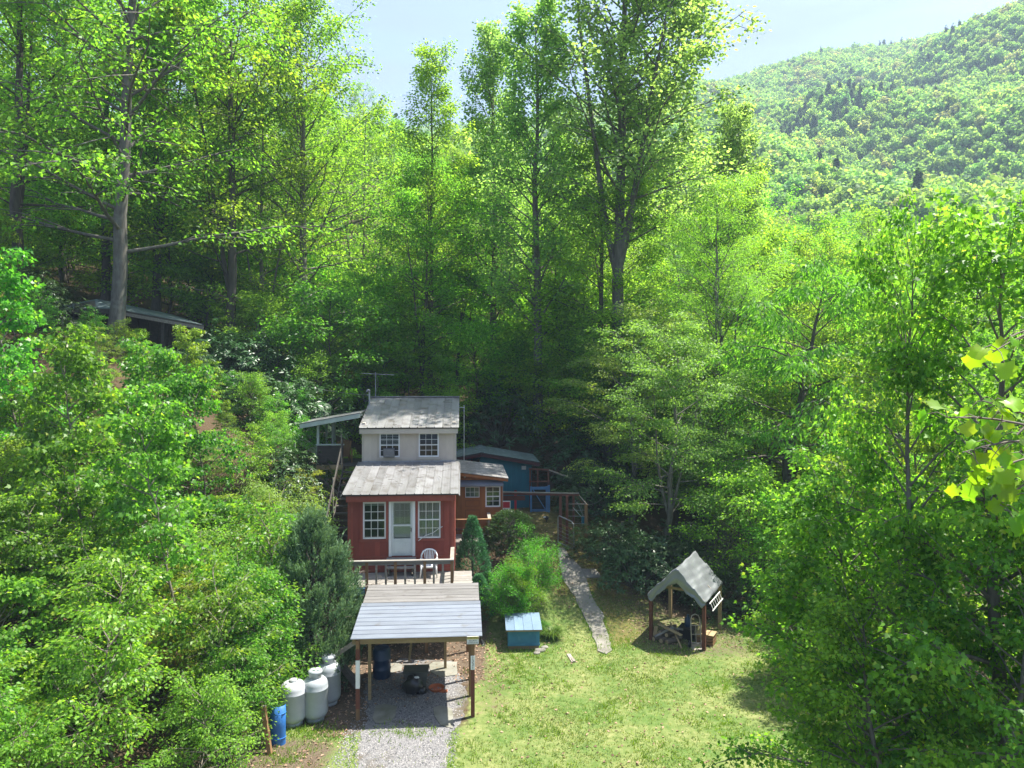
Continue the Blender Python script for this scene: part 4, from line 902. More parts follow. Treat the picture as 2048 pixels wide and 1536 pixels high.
leaning('leaning_post', 541, 1510, 527, 1412, .2, .10, .12, M_postwood, 'brown post leaning left in front of the blue barrel')
leaning('leaning_timber', 462, 1530, 500, 1440, .5, .12, .12, M_postwood, 'broad timber propped in the brush, right of the two crossed')
leaning('leaning_timber', 430, 1534, 470, 1472, .5, .12, .14, M_stair, 'dark timber lying low in the brush at the bottom edge')
leaning('leaning_timber', 480, 1534, 470, 1478, .1, .09, .10, M_oldwood, 'short pale timber standing in the brush below the crossed pair')
# ------------------------------------------------------------------ tarp covered wood shelter
q0 = ground_at(1302, 1281); q1 = ground_at(1408, 1301)
ang = math.atan2(q1.y-q0.y, q1.x-q0.x); WS = (q1-q0).length; WL = 2.45
wsd = empty('wood_shelter', q0, ang, 'open wood shelter of four posts under a silver tarp roof', 'shelter')
for x, y, m in ((0, 0, M_rustpaint), (WS, 0, M_rustpaint), (0, WL, M_yellowwood), (WS, WL, M_yellowwood)):
    w_ = q0+Vector((x*math.cos(ang)-y*math.sin(ang), x*math.sin(ang)+y*math.cos(ang), 0)); Bx('post', m, wsd, x-.06, x+.06, y-.06, y+.06, hz(w_.x, w_.y)-q0.z-.1, 1.72)
EH, RH = 1.74, 2.72
MB().bar((0, .0, EH-.05), (WS, .0, EH-.05), .04, .1).build('tie_beam', M_yellowwood, wsd) if False else None
MB().bar((0.05, WL, EH-.02), (WS-.05, WL, EH-.02), .05, .1).build('tie_beam', M_yellowwood, wsd)
MB().bar((.2, .35, EH+.22), (WS-.2, .35, EH+.22), .05, .09).build('collar_tie', M_yellowwood, wsd)
for x in (0, WS): MB().bar((x, -.1, EH), (x, WL+.1, EH), .06, .1).build('plate_beam', M_oldwood, wsd)
for y in (-.08, WL/2, WL+.05):
    for s in (0, 1): MB().bar((WS*s, y, EH+.04), (WS/2, y, RH-.06), .045, .09).build('rafter', M_oldwood, wsd)
rng = np.random.default_rng(5)
def tarp():
    vs = []; fs = []; nu, nv = 44, 30
    ph = rng.uniform(0, 6.28, 10)
    def wr(a, b): return .018*math.sin(9*a+2*b+ph[0])+.012*math.sin(21*a-4*b+ph[1])+.008*math.sin(37*a+9*b+ph[2])+.012*math.sin(5*a+11*b+ph[3])
    ov = .10
    for j in range(nv+1):
        y = -.12+(WL+.24)*j/nv
        for i in range(nu+1):
            t = -1+2*i/nu; x = WS/2+t*(WS/2+ov); z = RH-(RH-EH+.02)*abs(t)*(WS/2+ov)/(WS/2)
            sagz = -.05*math.sin(math.pi*min(1, abs(t)))*(.5-.5*math.cos(2*math.pi*j/nv))
            vs.append((x, y, z+wr(t*1.6, y*.5)*1.2+sagz+.13))
    k = nu+1
    for j in range(nv):
        for i in range(nu): fs.append((j*k+i, j*k+i+1, (j+1)*k+i+1, (j+1)*k+i))
    # front flap hanging from the front edge, deeper in the slopes, cut to an inverted V
    b0 = len(vs); nf = 8
    for f in range(nf+1):
        for i in range(nu+1):
            t = -1+2*i/nu; x, y, z = vs[i]
            drop = (.50-.16*abs(t)+.06*math.sin(6*t+1))*(1-.75*max(0, abs(t)-.86)/.14)
            vs.append((x*(1-.02*f/nf)+.02*f/nf*WS/2, y+.03*math.sin(5*t+f)*f/nf-.02, z-drop*f/nf+.01*math.sin(14*t+f*.8)*f/nf))
    for f in range(nf):
        for i in range(nu): fs.append((b0+f*k+i, b0+f*k+i+1, b0+(f+1)*k+i+1, b0+(f+1)*k+i))
    for i in range(nu): fs.append((i, i+1, b0+i+1, b0+i))
    m = MB().add(vs, fs); o_ = m.build('tarp', M_tarp, wsd, smooth=True); md = o_.modifiers.new('s', 'SOLIDIFY'); md.thickness = .006; return o_
tarp()
def onws(x, y, z): return q0+Vector((x*math.cos(ang)-y*math.sin(ang), x*math.sin(ang)+y*math.cos(ang), z))
ld = empty('ladder', onws(WS+.14, .25, EH-.12), ang, 'white ladder hung along the right eave of the tarp shelter', 'ladder')
for z in (0, .24): MB().bar((z*.45, 0, -z), (z*.45, 1.6, -z), .022, .035).build('side_rail', M_white, ld)
for k in range(6): MB().tube([(0, .12+.27*k, 0), (.108, .12+.27*k, -.24)], .012, 6).build('rung', M_white, ld)
lrng = random.Random(11)
logs = [((.25,.15,.09),1.0,.5),((.50,.12,.10),1.25,.52),((.75,.10,.09),1.1,.45),((.62,.35,.26),1.2,.5),((.38,.38,.27),1.35,.5),((.30,.62,.10),.9,.55),((.60,.65,.11),1.1,.5),((.85,.55,.10),1.3,.5),((.55,.62,.40),1.15,.5),((.80,.75,.28),1.4,.45),((.42,.9,.10),1.2,.5),((.72,.98,.12),1.0,.5)]
desc = ['front left bottom', 'front middle bottom', 'front right bottom', 'second row right', 'second row left', 'left side low', 'pile centre low', 'right side low', 'top of the pile', 'upper right', 'rear left', 'rear middle']
for i, (c, a, ln) in enumerate(logs):
    p = onws(*c); e = empty('firewood_log', p, ang+a+lrng.uniform(-.15, .15), 'split firewood log in the shelter woodpile, %s' % desc[i], 'log', 'firewood in the tarp shelter')
    r_ = lrng.uniform(.075, .105)
    MB().tube([(-ln/2, 0, 0), (ln/2, 0, lrng.uniform(-.03, .03))], [r_, r_*.95], 10).build('bark', M_log, e); MB().tube([(-ln/2-.006, 0, 0), (-ln/2-.001, 0, 0)], r_*.9, 10).build('cut_end', M_cutwood, e); MB().tube([(ln/2+.001, 0, 0), (ln/2+.006, 0, 0)], r_*.85, 10).build('cut_end', M_cutwood, e)
for i, (a, b, lab) in enumerate((((.10, .1, .16), (.16, .12, .52), 'short yellow board standing at the left of the woodpile'), ((.2, .25, .58), (1.15, .0, .40), 'long yellow board lying across the woodpile'), ((.55, .55, .62), (1.25, -.35, .05), 'thin pale stick slanting down off the woodpile'), ((.15, -.02, .18), (.75, .35, .52), 'grey split plank leaning on the left of the woodpile'), ((.6, .4, .45), (1.05, .55, .42), 'grey plank resting on top of the woodpile'))):
    A = onws(*a); B = onws(*b); e = empty('scrap_board', A, 0, lab, 'board', 'boards on the woodpile')
    MB().bar((0, 0, 0), B-A, .13 if i != 2 else .05, .035).build('board', M_cutwood if i < 3 else M_oldwoodx, e)
bj = empty('blue_jug', onws(1.12, .95, .42), 0, 'blue plastic jug behind the woodpile', 'jug')
MB().lathe([(.11, 0), (.13, .03), (.13, .24), (.09, .33), (.05, .38), (.05, .42)], (0, 0, 0), 16).build('body', M_bluepl, bj, smooth=True); MB().lathe([(.055, .421), (.055, .45), (.02, .452)], (0, 0, 0), 12).build('cap', M_bluepl, bj)
stp = empty('chopping_crate', onws(1.12, .95, 0), ang, 'dark crate holding the blue jug inside the shelter', 'crate'); tapered(MB(), -.3, .3, -.3, .3, .0, .40, .03).build('body', M_black, stp); MB().box(-.31, .31, -.31, .31, .401, .418).build('top', M_darkwood, stp)
# hand truck
p = ground_at(1395, 1300)
ht = empty('hand_truck', (p.x, p.y+.15, p.z), ang+.5, 'upright hand truck with black wheels against the shelter post', 'hand truck')
loop = [(-.17, .0, .12), (-.17, .12, .75), (-.16, .16, 1.0), (-.12, .18, 1.12), (0, .19, 1.17), (.12, .18, 1.12), (.16, .16, 1.0), (.17, .12, .75), (.17, .0, .12)]
M_ht = pm('worn_metal', (.42,.38,.34), (.30,.25,.22), (6,6,6), .5, .05, .3)
MB().tube(loop, .018, 8).build('frame', M_ht, ht, smooth=True); MB().tube([(0, .02, .12), (0, .12, .78)], .014, 6).build('centre_bar', M_ht, ht)
for z, y in ((.2, .015), (.48, .065), (.78, .125)): MB().tube([(-.17, y, z), (.17, y, z)], .014, 6).build('crossbar', M_ht, ht)
Bx('toe_plate', M_ht, ht, -.2, .2, -.22, .0, .02, .03); Bx('toe_rib', M_ht, ht, -.2, .2, .0, .012, .02, .14)
for s in (-.22, .22):
    w_ = MB(); w_.tube([(s-.035, .1, .125), (s+.035, .1, .125)], .125, 18); tw = w_.build('wheel', M_tire, ht); MB().tube([(s-.04, .1, .125), (s+.04, .1, .125)], .05, 12).build('hub', M_galv, tw)
MB().tube([(-.25, .1, .125), (.25, .1, .125)], .012, 6).build('axle', M_galv, ht)
wc_ = empty('wooden_crate', onws(WS-.1, .75, 0), ang, 'brown wooden crate beside the hand truck in the shelter', 'crate')
for z in (.03, .15, .27):
    for y in (-.25, .24): Bx('slat', M_postwood, wc_, -.3, .3, y, y+.02, z, z+.09)
    for x in (-.3, .28): Bx('slat', M_postwood, wc_, x, x+.02, -.229, .239, z, z+.09)
Bx('top_board', M_cutwood, wc_, -.32, .32, -.27, .27, .37, .395)
# stump posts in the brush
p = ground_at(1245, 1092); e = empty('cut_stump', p, 0, 'grey cut post standing in the rhododendrons right of the path', 'post'); MB().tube([(0, 0, -.1), (.01, 0, 1.15)], [.09, .08], 8).build('shaft', M_bark, e); MB().tube([(.01, 0, 1.151), (.01, 0, 1.16)], .07, 8).build('cut_end', M_cutwood, e)
# ------------------------------------------------------------------ shed up on the bank
SO = at(250, 690, 39.5); gz = hz(SO.x, SO.y)
hs = empty('hillside_shed', (SO.x, SO.y, gz), 0, 'dark hillside shed with grey metal roof among the trees', 'shed')
cA, cB, cC, cD, cE, cG = [at(*q)-Vector((SO.x, SO.y, gz)) for q in ((196, 599, 40.5), (228, 618, 37.6), (345, 630, 43.5), (408, 651, 38.6), (140, 617, 38.0), (120, 612, 41.))]
def slab(name, mat, parent, pts, t=.06, dz=0.):
    b = [Vector(p)+Vector((0, 0, dz)) for p in pts]; k = len(b)
    return MB().add([p-Vector((0, 0, t)) for p in b]+b, [tuple(reversed(range(k))), tuple(range(k, 2*k))]+[(i, (i+1) % k, (i+1) % k+k, i+k) for i in range(k)]).build(name, mat, parent)
rfo = slab('roof', M_stair, hs, [cB, cD, cC, cA]); rfl = slab('roof', M_stair, hs, [cE, cB+Vector((-.02, 0, 0)), cA+Vector((-.02, 0, 0)), cG])
for i in range(7):
    a, b = i/7, (i+1)/7-.008; slab('roof_sheet', M_felt, rfo, [cB.lerp(cD, a), cB.lerp(cD, b), cA.lerp(cC, b), cA.lerp(cC, a)], .02, .032+.004*(i % 2))
for i in range(3):
    a, b = i/3, (i+1)/3-.01; slab('roof_sheet', M_felt, rfl, [cE.lerp(cB, a), cE.lerp(cB, b)+Vector((-.03, 0, 0)), cG.lerp(cA, b)+Vector((-.03, 0, 0)), cG.lerp(cA, a)], .02, .032)
MB().bar(cB+Vector((0, -.04, -.16)), cD+Vector((0, -.04, -.16)), .05, .17).build('fascia', M_oldwood, hs); MB().bar(cE+Vector((0, -.04, -.16)), cB+Vector((-.03, -.04, -.16)), .05, .17).build('fascia', M_stair, hs)
for q, dx in ((cB, .1), (cD, -.4), (cB.lerp(cD, .5), 0), (cE, .3)): Bx('post', M_stair, hs, q.x+dx-.08, q.x+dx+.08, q.y+.3, q.y+.46, hz(SO.x+q.x, SO.y+q.y)-gz-.2, q.z-.25)
w0 = cB.lerp(cA, .45); w1 = cD.lerp(cC, .45); w2 = cE.lerp(cG, .45)
for a, b in ((w0, w1), (w2, w0)):
    for k in range(8):
        p0 = a.lerp(b, k/8); p1 = a.lerp(b, (k+1)/8-.01); mm = min(p0.z, p1.z)-.12
        MB().add([(p0.x, p0.y, -2), (p1.x, p1.y, -2), (p1.x, p1.y, mm), (p0.x, p0.y, mm), (p0.x, p0.y+.06, -2), (p1.x, p1.y+.06, -2), (p1.x, p1.y+.06, mm), (p0.x, p0.y+.06, mm)], [(0,3,2,1),(4,5,6,7),(0,1,5,4),(1,2,6,5),(2,3,7,6),(3,0,4,7)]).build('wall_board', M_darkwood, hs)

# ------------------------------------------------------------------ foliage builders
def norm(a): return a/np.maximum(np.linalg.norm(a, axis=-1, keepdims=True), 1e-9)
SHAPES = {   # outline (side, along) of a leaf of length 1
    'leaf': [(0,0),(.30,.42),(0,1),(-.30,.42)],
    'long': [(0,0),(.15,.5),(0,1),(-.15,.5)],
    'blade': [(-.07,0),(.07,0),(0,1)],
    'maple': [(0,0),(.26,.10),(.50,.52),(.24,.50),(0,1.02),(-.24,.50),(-.50,.52),(-.26,.10)],
    'round': [(0,0),(.36,.22),(.36,.62),(0,1),(-.36,.62),(-.36,.22)],
}
def leaves(P, T, N, size, shape='leaf', fold=.22, droop=.15):
    """P base (n,3), T tip direction, N normal; returns verts, faces"""
    T = norm(T); S = norm(np.cross(T, N)); N = np.cross(S, T)
    sh = np.array(SHAPES[shape]); k = len(sh); n = len(P)
    s = size[:, None, None]
    V = P[:, None, :] + s*(sh[None, :, 0:1]*S[:, None, :] + sh[None, :, 1:2]*T[:, None, :] + (fold*np.abs(sh[None, :, 0:1])-droop*sh[None, :, 1:2]**2)*N[:, None, :])
    Fc = np.arange(n*k).reshape(n, k)
    return V.reshape(-1, 3), Fc
def rand_unit(rng, n):
    a = rng.normal(size=(n, 3)); return norm(a)
class Wood:
    def __init__(s): s.V = []; s.F = []; s.n = 0
    def tube(s, pts, rad, k=5):
        pts = np.asarray(pts, float); m = len(pts)
        d = np.gradient(pts, axis=0); d = norm(d)
        ref = np.array([1., 0, 0]) if abs(d[0][0]) < .8 else np.array([0, 1., 0])
        a = norm(ref-d*(d@ref)[:, None]); b = np.cross(d, a)
        t = np.arange(k)*2*np.pi/k
        ring = pts[:, None]+np.asarray(rad)[:, None, None]*(np.cos(t)[None, :, None]*a[:, None]+np.sin(t)[None, :, None]*b[:, None])
        i = np.arange(m-1)[:, None]*k; j = np.arange(k)[None]; j2 = (j+1) % k
        f = np.stack([i+j, i+j2, i+k+j2, i+k+j], -1).reshape(-1, 4)+s.n
        s.V.append(ring.reshape(-1, 3)); s.F.append(f); s.n += m*k
    def mesh(s, name, mat): return np_mesh(name, np.concatenate(s.V), [np.concatenate(s.F)], mat, smooth=True)
def interp(pts, t):
    pts = np.asarray(pts); x = np.linspace(0, 1, len(pts)); return np.array([np.interp(t, x, pts[:, i]) for i in range(3)])

def tree_mesh(name, seed, H=20., r0=.3, cb=.35, prof=None, nl=36, e0=.3, e1=.9, nsub=5, spray=.75, k=40, size=.17, shape='leaf', flat=.35, droop=.25, curve=.15,
              leafmat=None, bark=None, lean=(0, 0), wob=.25, ksides=5, tip=1.0, limb_r=.30, dens_in=.3, twigs=True, forks=0, sz_var=.25, young=0., trunk_top=1.0, az0=None):
    """one tree: returns (wood mesh, crown mesh)"""
    rng = np.random.default_rng(seed); wd = Wood()
    prof = prof or (lambda t: math.sin(math.pi*min(1, .12+.88*t)**.8)*.26*H)
    nz = 14; z = np.linspace(0, 1, nz)
    tr = np.stack([lean[0]*z*H+wob*np.cumsum(rng.normal(size=nz))*.35, lean[1]*z*H+wob*np.cumsum(rng.normal(size=nz))*.35, z*H*trunk_top], 1); tr[0, :2] = 0
    rr = r0*(1-.93*z**1.1)+.0; rr[0] *= 1.25
    wd.tube(tr, rr, 9)
    trunks = [(tr, rr)]
    for f in range(forks):
        a = rng.uniform(0, 6.28) if az0 is None else az0+f*2.4; t0 = cb*rng.uniform(.75, 1.1); b = interp(tr, t0); L_ = H*(1-t0)*rng.uniform(.75, .95)
        zz_ = np.linspace(0, 1, 10); off = L_*.15*zz_**.8
        pts = b+np.stack([np.cos(a)*off, np.sin(a)*off, zz_*L_], 1)+np.cumsum(rng.normal(size=(10, 3)), 0)*.10*zz_[:, None]
        r_ = np.interp(t0, z, rr)*.6*(1-.92*zz_); wd.tube(pts, r_, 7); trunks.append((pts, r_))
    SP = []; SD = []
    for i in range(nl):
        q = (i+.5)/nl; tt = q**.85
        pts_, r_ = trunks[i % len(trunks)] if (forks and i % 2) else trunks[0]
        if pts_ is tr: t = cb+(1-cb)*.985*tt
        else: t = .04+.94*tt
        b = interp(pts_, t); az = i*2.399+rng.normal()*.5; Lb = prof(tt)*rng.uniform(.7, 1.2)*(1 if pts_ is tr else .7)
        el = e0+(e1-e0)*tt+rng.normal()*.12
        s = np.linspace(0, 1, 6)
        rad = Lb*np.cos(el)*s; up = Lb*(np.sin(el)*s+curve*s**2-droop*.5*s**3)
        wig = np.cumsum(rng.normal(size=(6, 3)), 0)*.03*Lb*s[:, None]
        lp = b+np.stack([np.cos(az)*rad, np.sin(az)*rad, up], 1)+wig
        br = max(.012, np.interp(t, np.linspace(0, 1, len(r_)), r_)*limb_r+.008)
        wd.tube(lp, br*(1-.85*s)+.004, ksides)
        for j in range(nsub):
            f = dens_in+(1-dens_in)*(j+rng.uniform(.2, .9))/nsub; f = min(f, .99); c = interp(lp, f)
            a2 = az+rng.choice([-1, 1])*rng.uniform(.35, 1.1); L2 = Lb*rng.uniform(.25, .5)*(1.05-f*.55)+.25
            s2 = np.linspace(0, 1, 4); e2 = el*.35+rng.normal()*.25
            sp = c+np.stack([np.cos(a2)*L2*s2*np.cos(e2), np.sin(a2)*L2*s2*np.cos(e2), L2*(np.sin(e2)*s2-droop*.6*s2**2)], 1)
            if twigs: wd.tube(sp, br*.42*(1-.8*s2)+.003, 3)
            for g in (.35, .7, 1.0):
                SP.append(interp(sp, g)); SD.append([np.cos(a2), np.sin(a2), -.1])
        SP.append(lp[-1]); SD.append([np.cos(az), np.sin(az), 0]); SP.append(lp[-2]); SD.append([np.cos(az), np.sin(az), 0])
    SP.append(tr[-1]); SD.append([0, 0, 1.]); SP = np.array(SP); SD = np.array(SD)
    n = len(SP); kk = np.repeat(np.arange(n), np.maximum(3, rng.poisson(k, n))); N_ = len(kk)
    srad = spray*rng.uniform(.6, 1.3, n)[kk]
    off = rand_unit(rng, N_)*(rng.uniform(0, 1, N_)**.45)[:, None]*srad[:, None]; off[:, 2] *= flat
    off[:, 2] -= droop*.5*np.hypot(off[:, 0], off[:, 1])**1.3
    P = SP[kk]+off
    T = norm(SD[kk]*.5+norm(off*np.array([1, 1, .3]))*.9+rng.normal(size=(N_, 3))*.35+np.array([0, 0, -droop*1.1]))
    Nn = norm(np.array([0, 0, 1.])+rng.normal(size=(N_, 3))*tip)
    sz = size*rng.uniform(1-sz_var, 1+sz_var, N_)
    V, Fc = leaves(P, T, Nn, sz, shape)
    cl = rng.uniform(0, 1, n)[kk]
    tone = np.clip(.5+.55*(cl-.5)+.20*rng.normal(size=N_), .02, .95)
    if young: 
        hi_ = (P[:, 2]-P[:, 2].min())/np.ptp(P[:, 2]); y = rng.uniform(size=N_) < young*(.3+hi_); tone = np.where(y, 1., tone)
    return wd.mesh(name+'_wood', bark), np_mesh(name+'_crown', V, [Fc], leafmat, tone)
PROTO = {}
def place(name, label, cat, group, proto, loc, s=1., rz=0., tilt=(0, 0), sxy=None, parts=('trunk', 'crown')):
    o = empty(name, loc, rz, label, cat, group); o.scale = (sxy or s, sxy or s, s); o.rotation_euler = (tilt[0], tilt[1], rz)
    for me, nm in zip(PROTO[proto], parts):
        if me is None: continue
        link(bpy.data.objects.new(nm, me), o)
    return o

LB = leafm('leaf_bright', (.058,.15,.018), (.205,.41,.052), .62)
LF = leafm('leaf_forest', (.060,.16,.022), (.205,.41,.056), .64)
LP = leafm('leaf_poplar', (.085,.17,.060), (.27,.44,.165), .62, .5, .010, spec=.3)
LM = leafm('leaf_maple', (.044,.13,.018), (.175,.38,.046), .56, .45, spec=.35, young=(.30,.38,.06))
LL = leafm('leaf_locust', (.058,.15,.018), (.20,.38,.055), .55)
LS = leafm('leaf_sapling', (.042,.125,.016), (.165,.36,.040), .52, .42, .04, spec=.4, young=(.28,.38,.05))
LY = leafm('leaf_yellowing', (.085,.15,.014), (.30,.38,.05), .5)
LR = leafm('leaf_rhododendron', (.014,.048,.013), (.055,.13,.036), .12, .40, spec=.4)
LD = leafm('leaf_shrub', (.05,.17,.012), (.16,.40,.030), .45)
LG = leafm('leaf_pale_shrub', (.095,.18,.030), (.28,.42,.10), .48)
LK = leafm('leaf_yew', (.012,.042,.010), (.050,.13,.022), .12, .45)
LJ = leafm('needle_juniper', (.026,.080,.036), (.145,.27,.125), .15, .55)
LC = leafm('needle_spruce', (.018,.085,.028), (.07,.23,.07), .12, .55)
LN = leafm('needle_pine', (.035,.09,.025), (.13,.24,.07), .2, .5)
LT = leafm('leaf_tulip', (.12,.28,.012), (.25,.46,.025), .50, .35, spec=.5)

# ---- species
dome = lambda r, a=.22, b=.70, e=.8: (lambda t: r*max(.12, math.sin(math.pi*min(.98, a+b*t)))**e)
PROTO['oak_a'] = tree_mesh('oak_a', 1, 27, .35, .16, dome(7.6, .35, .55), 66, .28, .95, 7, .80, 19, .20, flat=.60, droop=.30, leafmat=LB, bark=M_bark, wob=.22, dens_in=.2)
PROTO['oak_b'] = tree_mesh('oak_b', 2, 24, .28, .22, dome(6.4, .35, .55), 56, .3, 1.0, 7, .78, 18, .19, flat=.60, droop=.28, leafmat=LB, bark=M_barkd, wob=.22, dens_in=.35, forks=1)
PROTO['poplar_a'] = tree_mesh('poplar_a', 3, 27, .30, .22, lambda t: 3.7*(1-.66*t**1.6)+.25, 64, .6, 1.1, 6, .55, 17, .165, 'round', flat=.9, droop=.08, leafmat=LP, bark=M_barkp, wob=.16)
PROTO['cottonwood'] = tree_mesh('cottonwood', 4, 34, .37, .36, lambda t: 5.2*(1-.40*t**2)+.3, 130, .45, 1.05, 6, .66, 15, .175, 'round', flat=.9, droop=.08, leafmat=LP, bark=M_bark, forks=3, wob=.22, az0=.6)
PROTO['spire'] = tree_mesh('spire', 5, 25, .20, .22, lambda t: 3.6*(1-.80*t)+.35, 62, .35, .8, 5, .62, 19, .165, flat=.7, droop=.12, leafmat=LF, bark=M_barkd, wob=.1)
PROTO['forest_a'] = tree_mesh('forest_a', 6, 21, .20, .28, dome(4.6), 42, .35, 1.05, 6, .70, 14, .18, flat=.65, droop=.2, leafmat=LF, bark=M_barkd, forks=1, dens_in=.35)
PROTO['forest_b'] = tree_mesh('forest_b', 7, 20, .17, .38, dome(4.3), 38, .35, 1.05, 6, .70, 14, .18, flat=.65, droop=.2, leafmat=LF, bark=M_barkd, forks=1, dens_in=.35)
PROTO['forest_c'] = tree_mesh('forest_c', 8, 19, .18, .14, dome(4.6), 46, .25, 1.0, 6, .70, 14, .18, flat=.65, droop=.22, leafmat=LB, bark=M_bark, forks=2, dens_in=.35)
PROTO['locust'] = tree_mesh('locust', 9, 16, .20, .30, lambda t: 4.0*(1-.35*t**2), 40, .45, .95, 6, .80, 58, .105, 'long', flat=.35, droop=.25, leafmat=LL, bark=M_bark, forks=2, tip=.45)
PROTO['layer'] = tree_mesh('layer', 10, 10, .16, .22, lambda t: 4.0*(1-.45*t**2), 34, .1, .7, 6, .60, 40, .105, flat=.30, droop=.2, leafmat=LG, bark=M_bark, forks=2)
PROTO['hickory'] = tree_mesh('hickory', 11, 12, .26, .25, lambda t: 4.2*(1-.45*t**2), 30, .15, .7, 5, .65, 26, .23, 'long', flat=.4, droop=.75, leafmat=LB, bark=M_barkd, lean=(.12, 0), wob=.4)
PROTO['maple_a'] = tree_mesh('maple_a', 12, 13, .20, .10, lambda t: 3.8*(1-.55*t**1.6), 46, .25, .95, 6, .50, 17, .13, 'maple', flat=.45, droop=.35, leafmat=LM, bark=M_bark, young=.010)
PROTO['maple_b'] = tree_mesh('maple_b', 13, 9, .15, .06, lambda t: 3.4*(1-.5*t**1.6), 40, .15, .9, 6, .46, 18, .12, 'maple', flat=.45, droop=.4, leafmat=LM, bark=M_bark, young=.010)
PROTO['sap_a'] = tree_mesh('sap_a', 14, 6.0, .05, .22, lambda t: 1.7*(1-.6*t), 26, .15, .8, 4, .36, 15, .11, 'maple', flat=.4, droop=.3, leafmat=LS, bark=M_twig, wob=.18, young=.008)
PROTO['sap_b'] = tree_mesh('sap_b', 15, 4.0, .035, .10, lambda t: 1.5*(1-.5*t), 24, .15, .85, 5, .30, 13, .10, flat=.4, droop=.3, leafmat=LS, bark=M_twig, young=.008)
PROTO['sap_c'] = tree_mesh('sap_c', 16, 3.0, .03, .06, lambda t: 1.45*(1-.45*t), 24, .2, .9, 5, .30, 17, .085, 'leaf', flat=.45, droop=.25, leafmat=LL, bark=M_twig)
PROTO['sap_y'] = tree_mesh('sap_y', 17, 3.2, .03, .08, lambda t: 1.5*(1-.45*t), 22, .1, .8, 5, .30, 16, .105, 'long', flat=.3, droop=.35, leafmat=LY, bark=M_twig)
PROTO['sap_d'] = tree_mesh('sap_d', 24, 3.4, .035, .08, dome(1.5), 22, .2, .9, 5, .30, 11, .12, 'round', flat=.5, droop=.25, leafmat=LM, bark=M_twig)
PROTO['under_a'] = tree_mesh('under_a', 18, 8, .07, .20, dome(2.9), 28, .2, .9, 5, .60, 16, .16, flat=.5, droop=.25, leafmat=LF, bark=M_barkd)
PROTO['under_b'] = tree_mesh('under_b', 19, 6, .06, .10, dome(2.7), 28, .15, .9, 5, .58, 16, .15, flat=.5, droop=.28, leafmat=LB, bark=M_barkd)
PROTO['shrub_bright'] = tree_mesh('shrub_bright', 20, 1.9, .03, .05, lambda t: 1.0*(1-.25*t), 34, .7, 1.2, 5, .22, 22, .055, flat=1., droop=.0, leafmat=LD, bark=M_twig, forks=4, tip=1., curve=.1)
PROTO['shrub_pale'] = tree_mesh('shrub_pale', 21, 3.2, .04, .05, lambda t: 1.9*(1-.4*t), 34, .3, 1., 5, .42, 34, .085, 'long', flat=.6, droop=.55, leafmat=LG, bark=M_twig, forks=2, tip=.8)
def rhodo(seed, H=2.4, Rr=1.5, n=330, size=.17):
    rng = np.random.default_rng(seed); wd = Wood()
    d = rand_unit(rng, n); d[:, 2] = np.abs(d[:, 2]); rad = rng.uniform(.45, 1., n)**.5
    bumps = 1+.22*np.sin(d[:, 0]*4+seed)*np.sin(d[:, 1]*5+2*seed)
    c = d*rad[:, None]*bumps[:, None]*np.array([Rr, Rr, H*.85])+np.array([0, 0, H*.12])
    for i in range(26):
        q = c[rng.integers(n)]; s = np.linspace(0, 1, 4)[:, None]; wd.tube(np.array([0, 0, 0])*(1-s)+q*s+np.array([0, 0, .25*H])*s*(1-s), np.array([.035, .028, .018, .008]), 4)
    m = 11; kk = np.repeat(np.arange(n), m); N_ = len(kk); ax = norm(d[kk]*.7+np.array([0, 0, .8])+rng.normal(size=(n, 3))[kk]*.3)
    a = np.tile(np.arange(m)*2*np.pi/m*1.62, n)+rng.uniform(0, 6, n)[kk]
    u = norm(np.cross(ax, np.array([.3, .9, .1]))); w = np.cross(ax, u)
    rd = np.cos(a)[:, None]*u+np.sin(a)[:, None]*w
    T = norm(rd+ax*rng.uniform(-.35, .45, N_)[:, None]); V, Fc = leaves(c[kk]+rng.normal(size=(N_, 3))*.03, T, ax+rng.normal(size=(N_, 3))*.2, size*rng.uniform(.7, 1.2, N_), 'long', .1, .3)
    tone = np.clip(rng.normal(.5, .22, N_), .02, .98)
    return wd.mesh('rhodo_wood', M_barkd), np_mesh('rhodo_crown', V, [Fc], LR, tone)
PROTO['rhodo_a'] = rhodo(1); PROTO['rhodo_b'] = rhodo(2, 2.0, 1.7, 340)
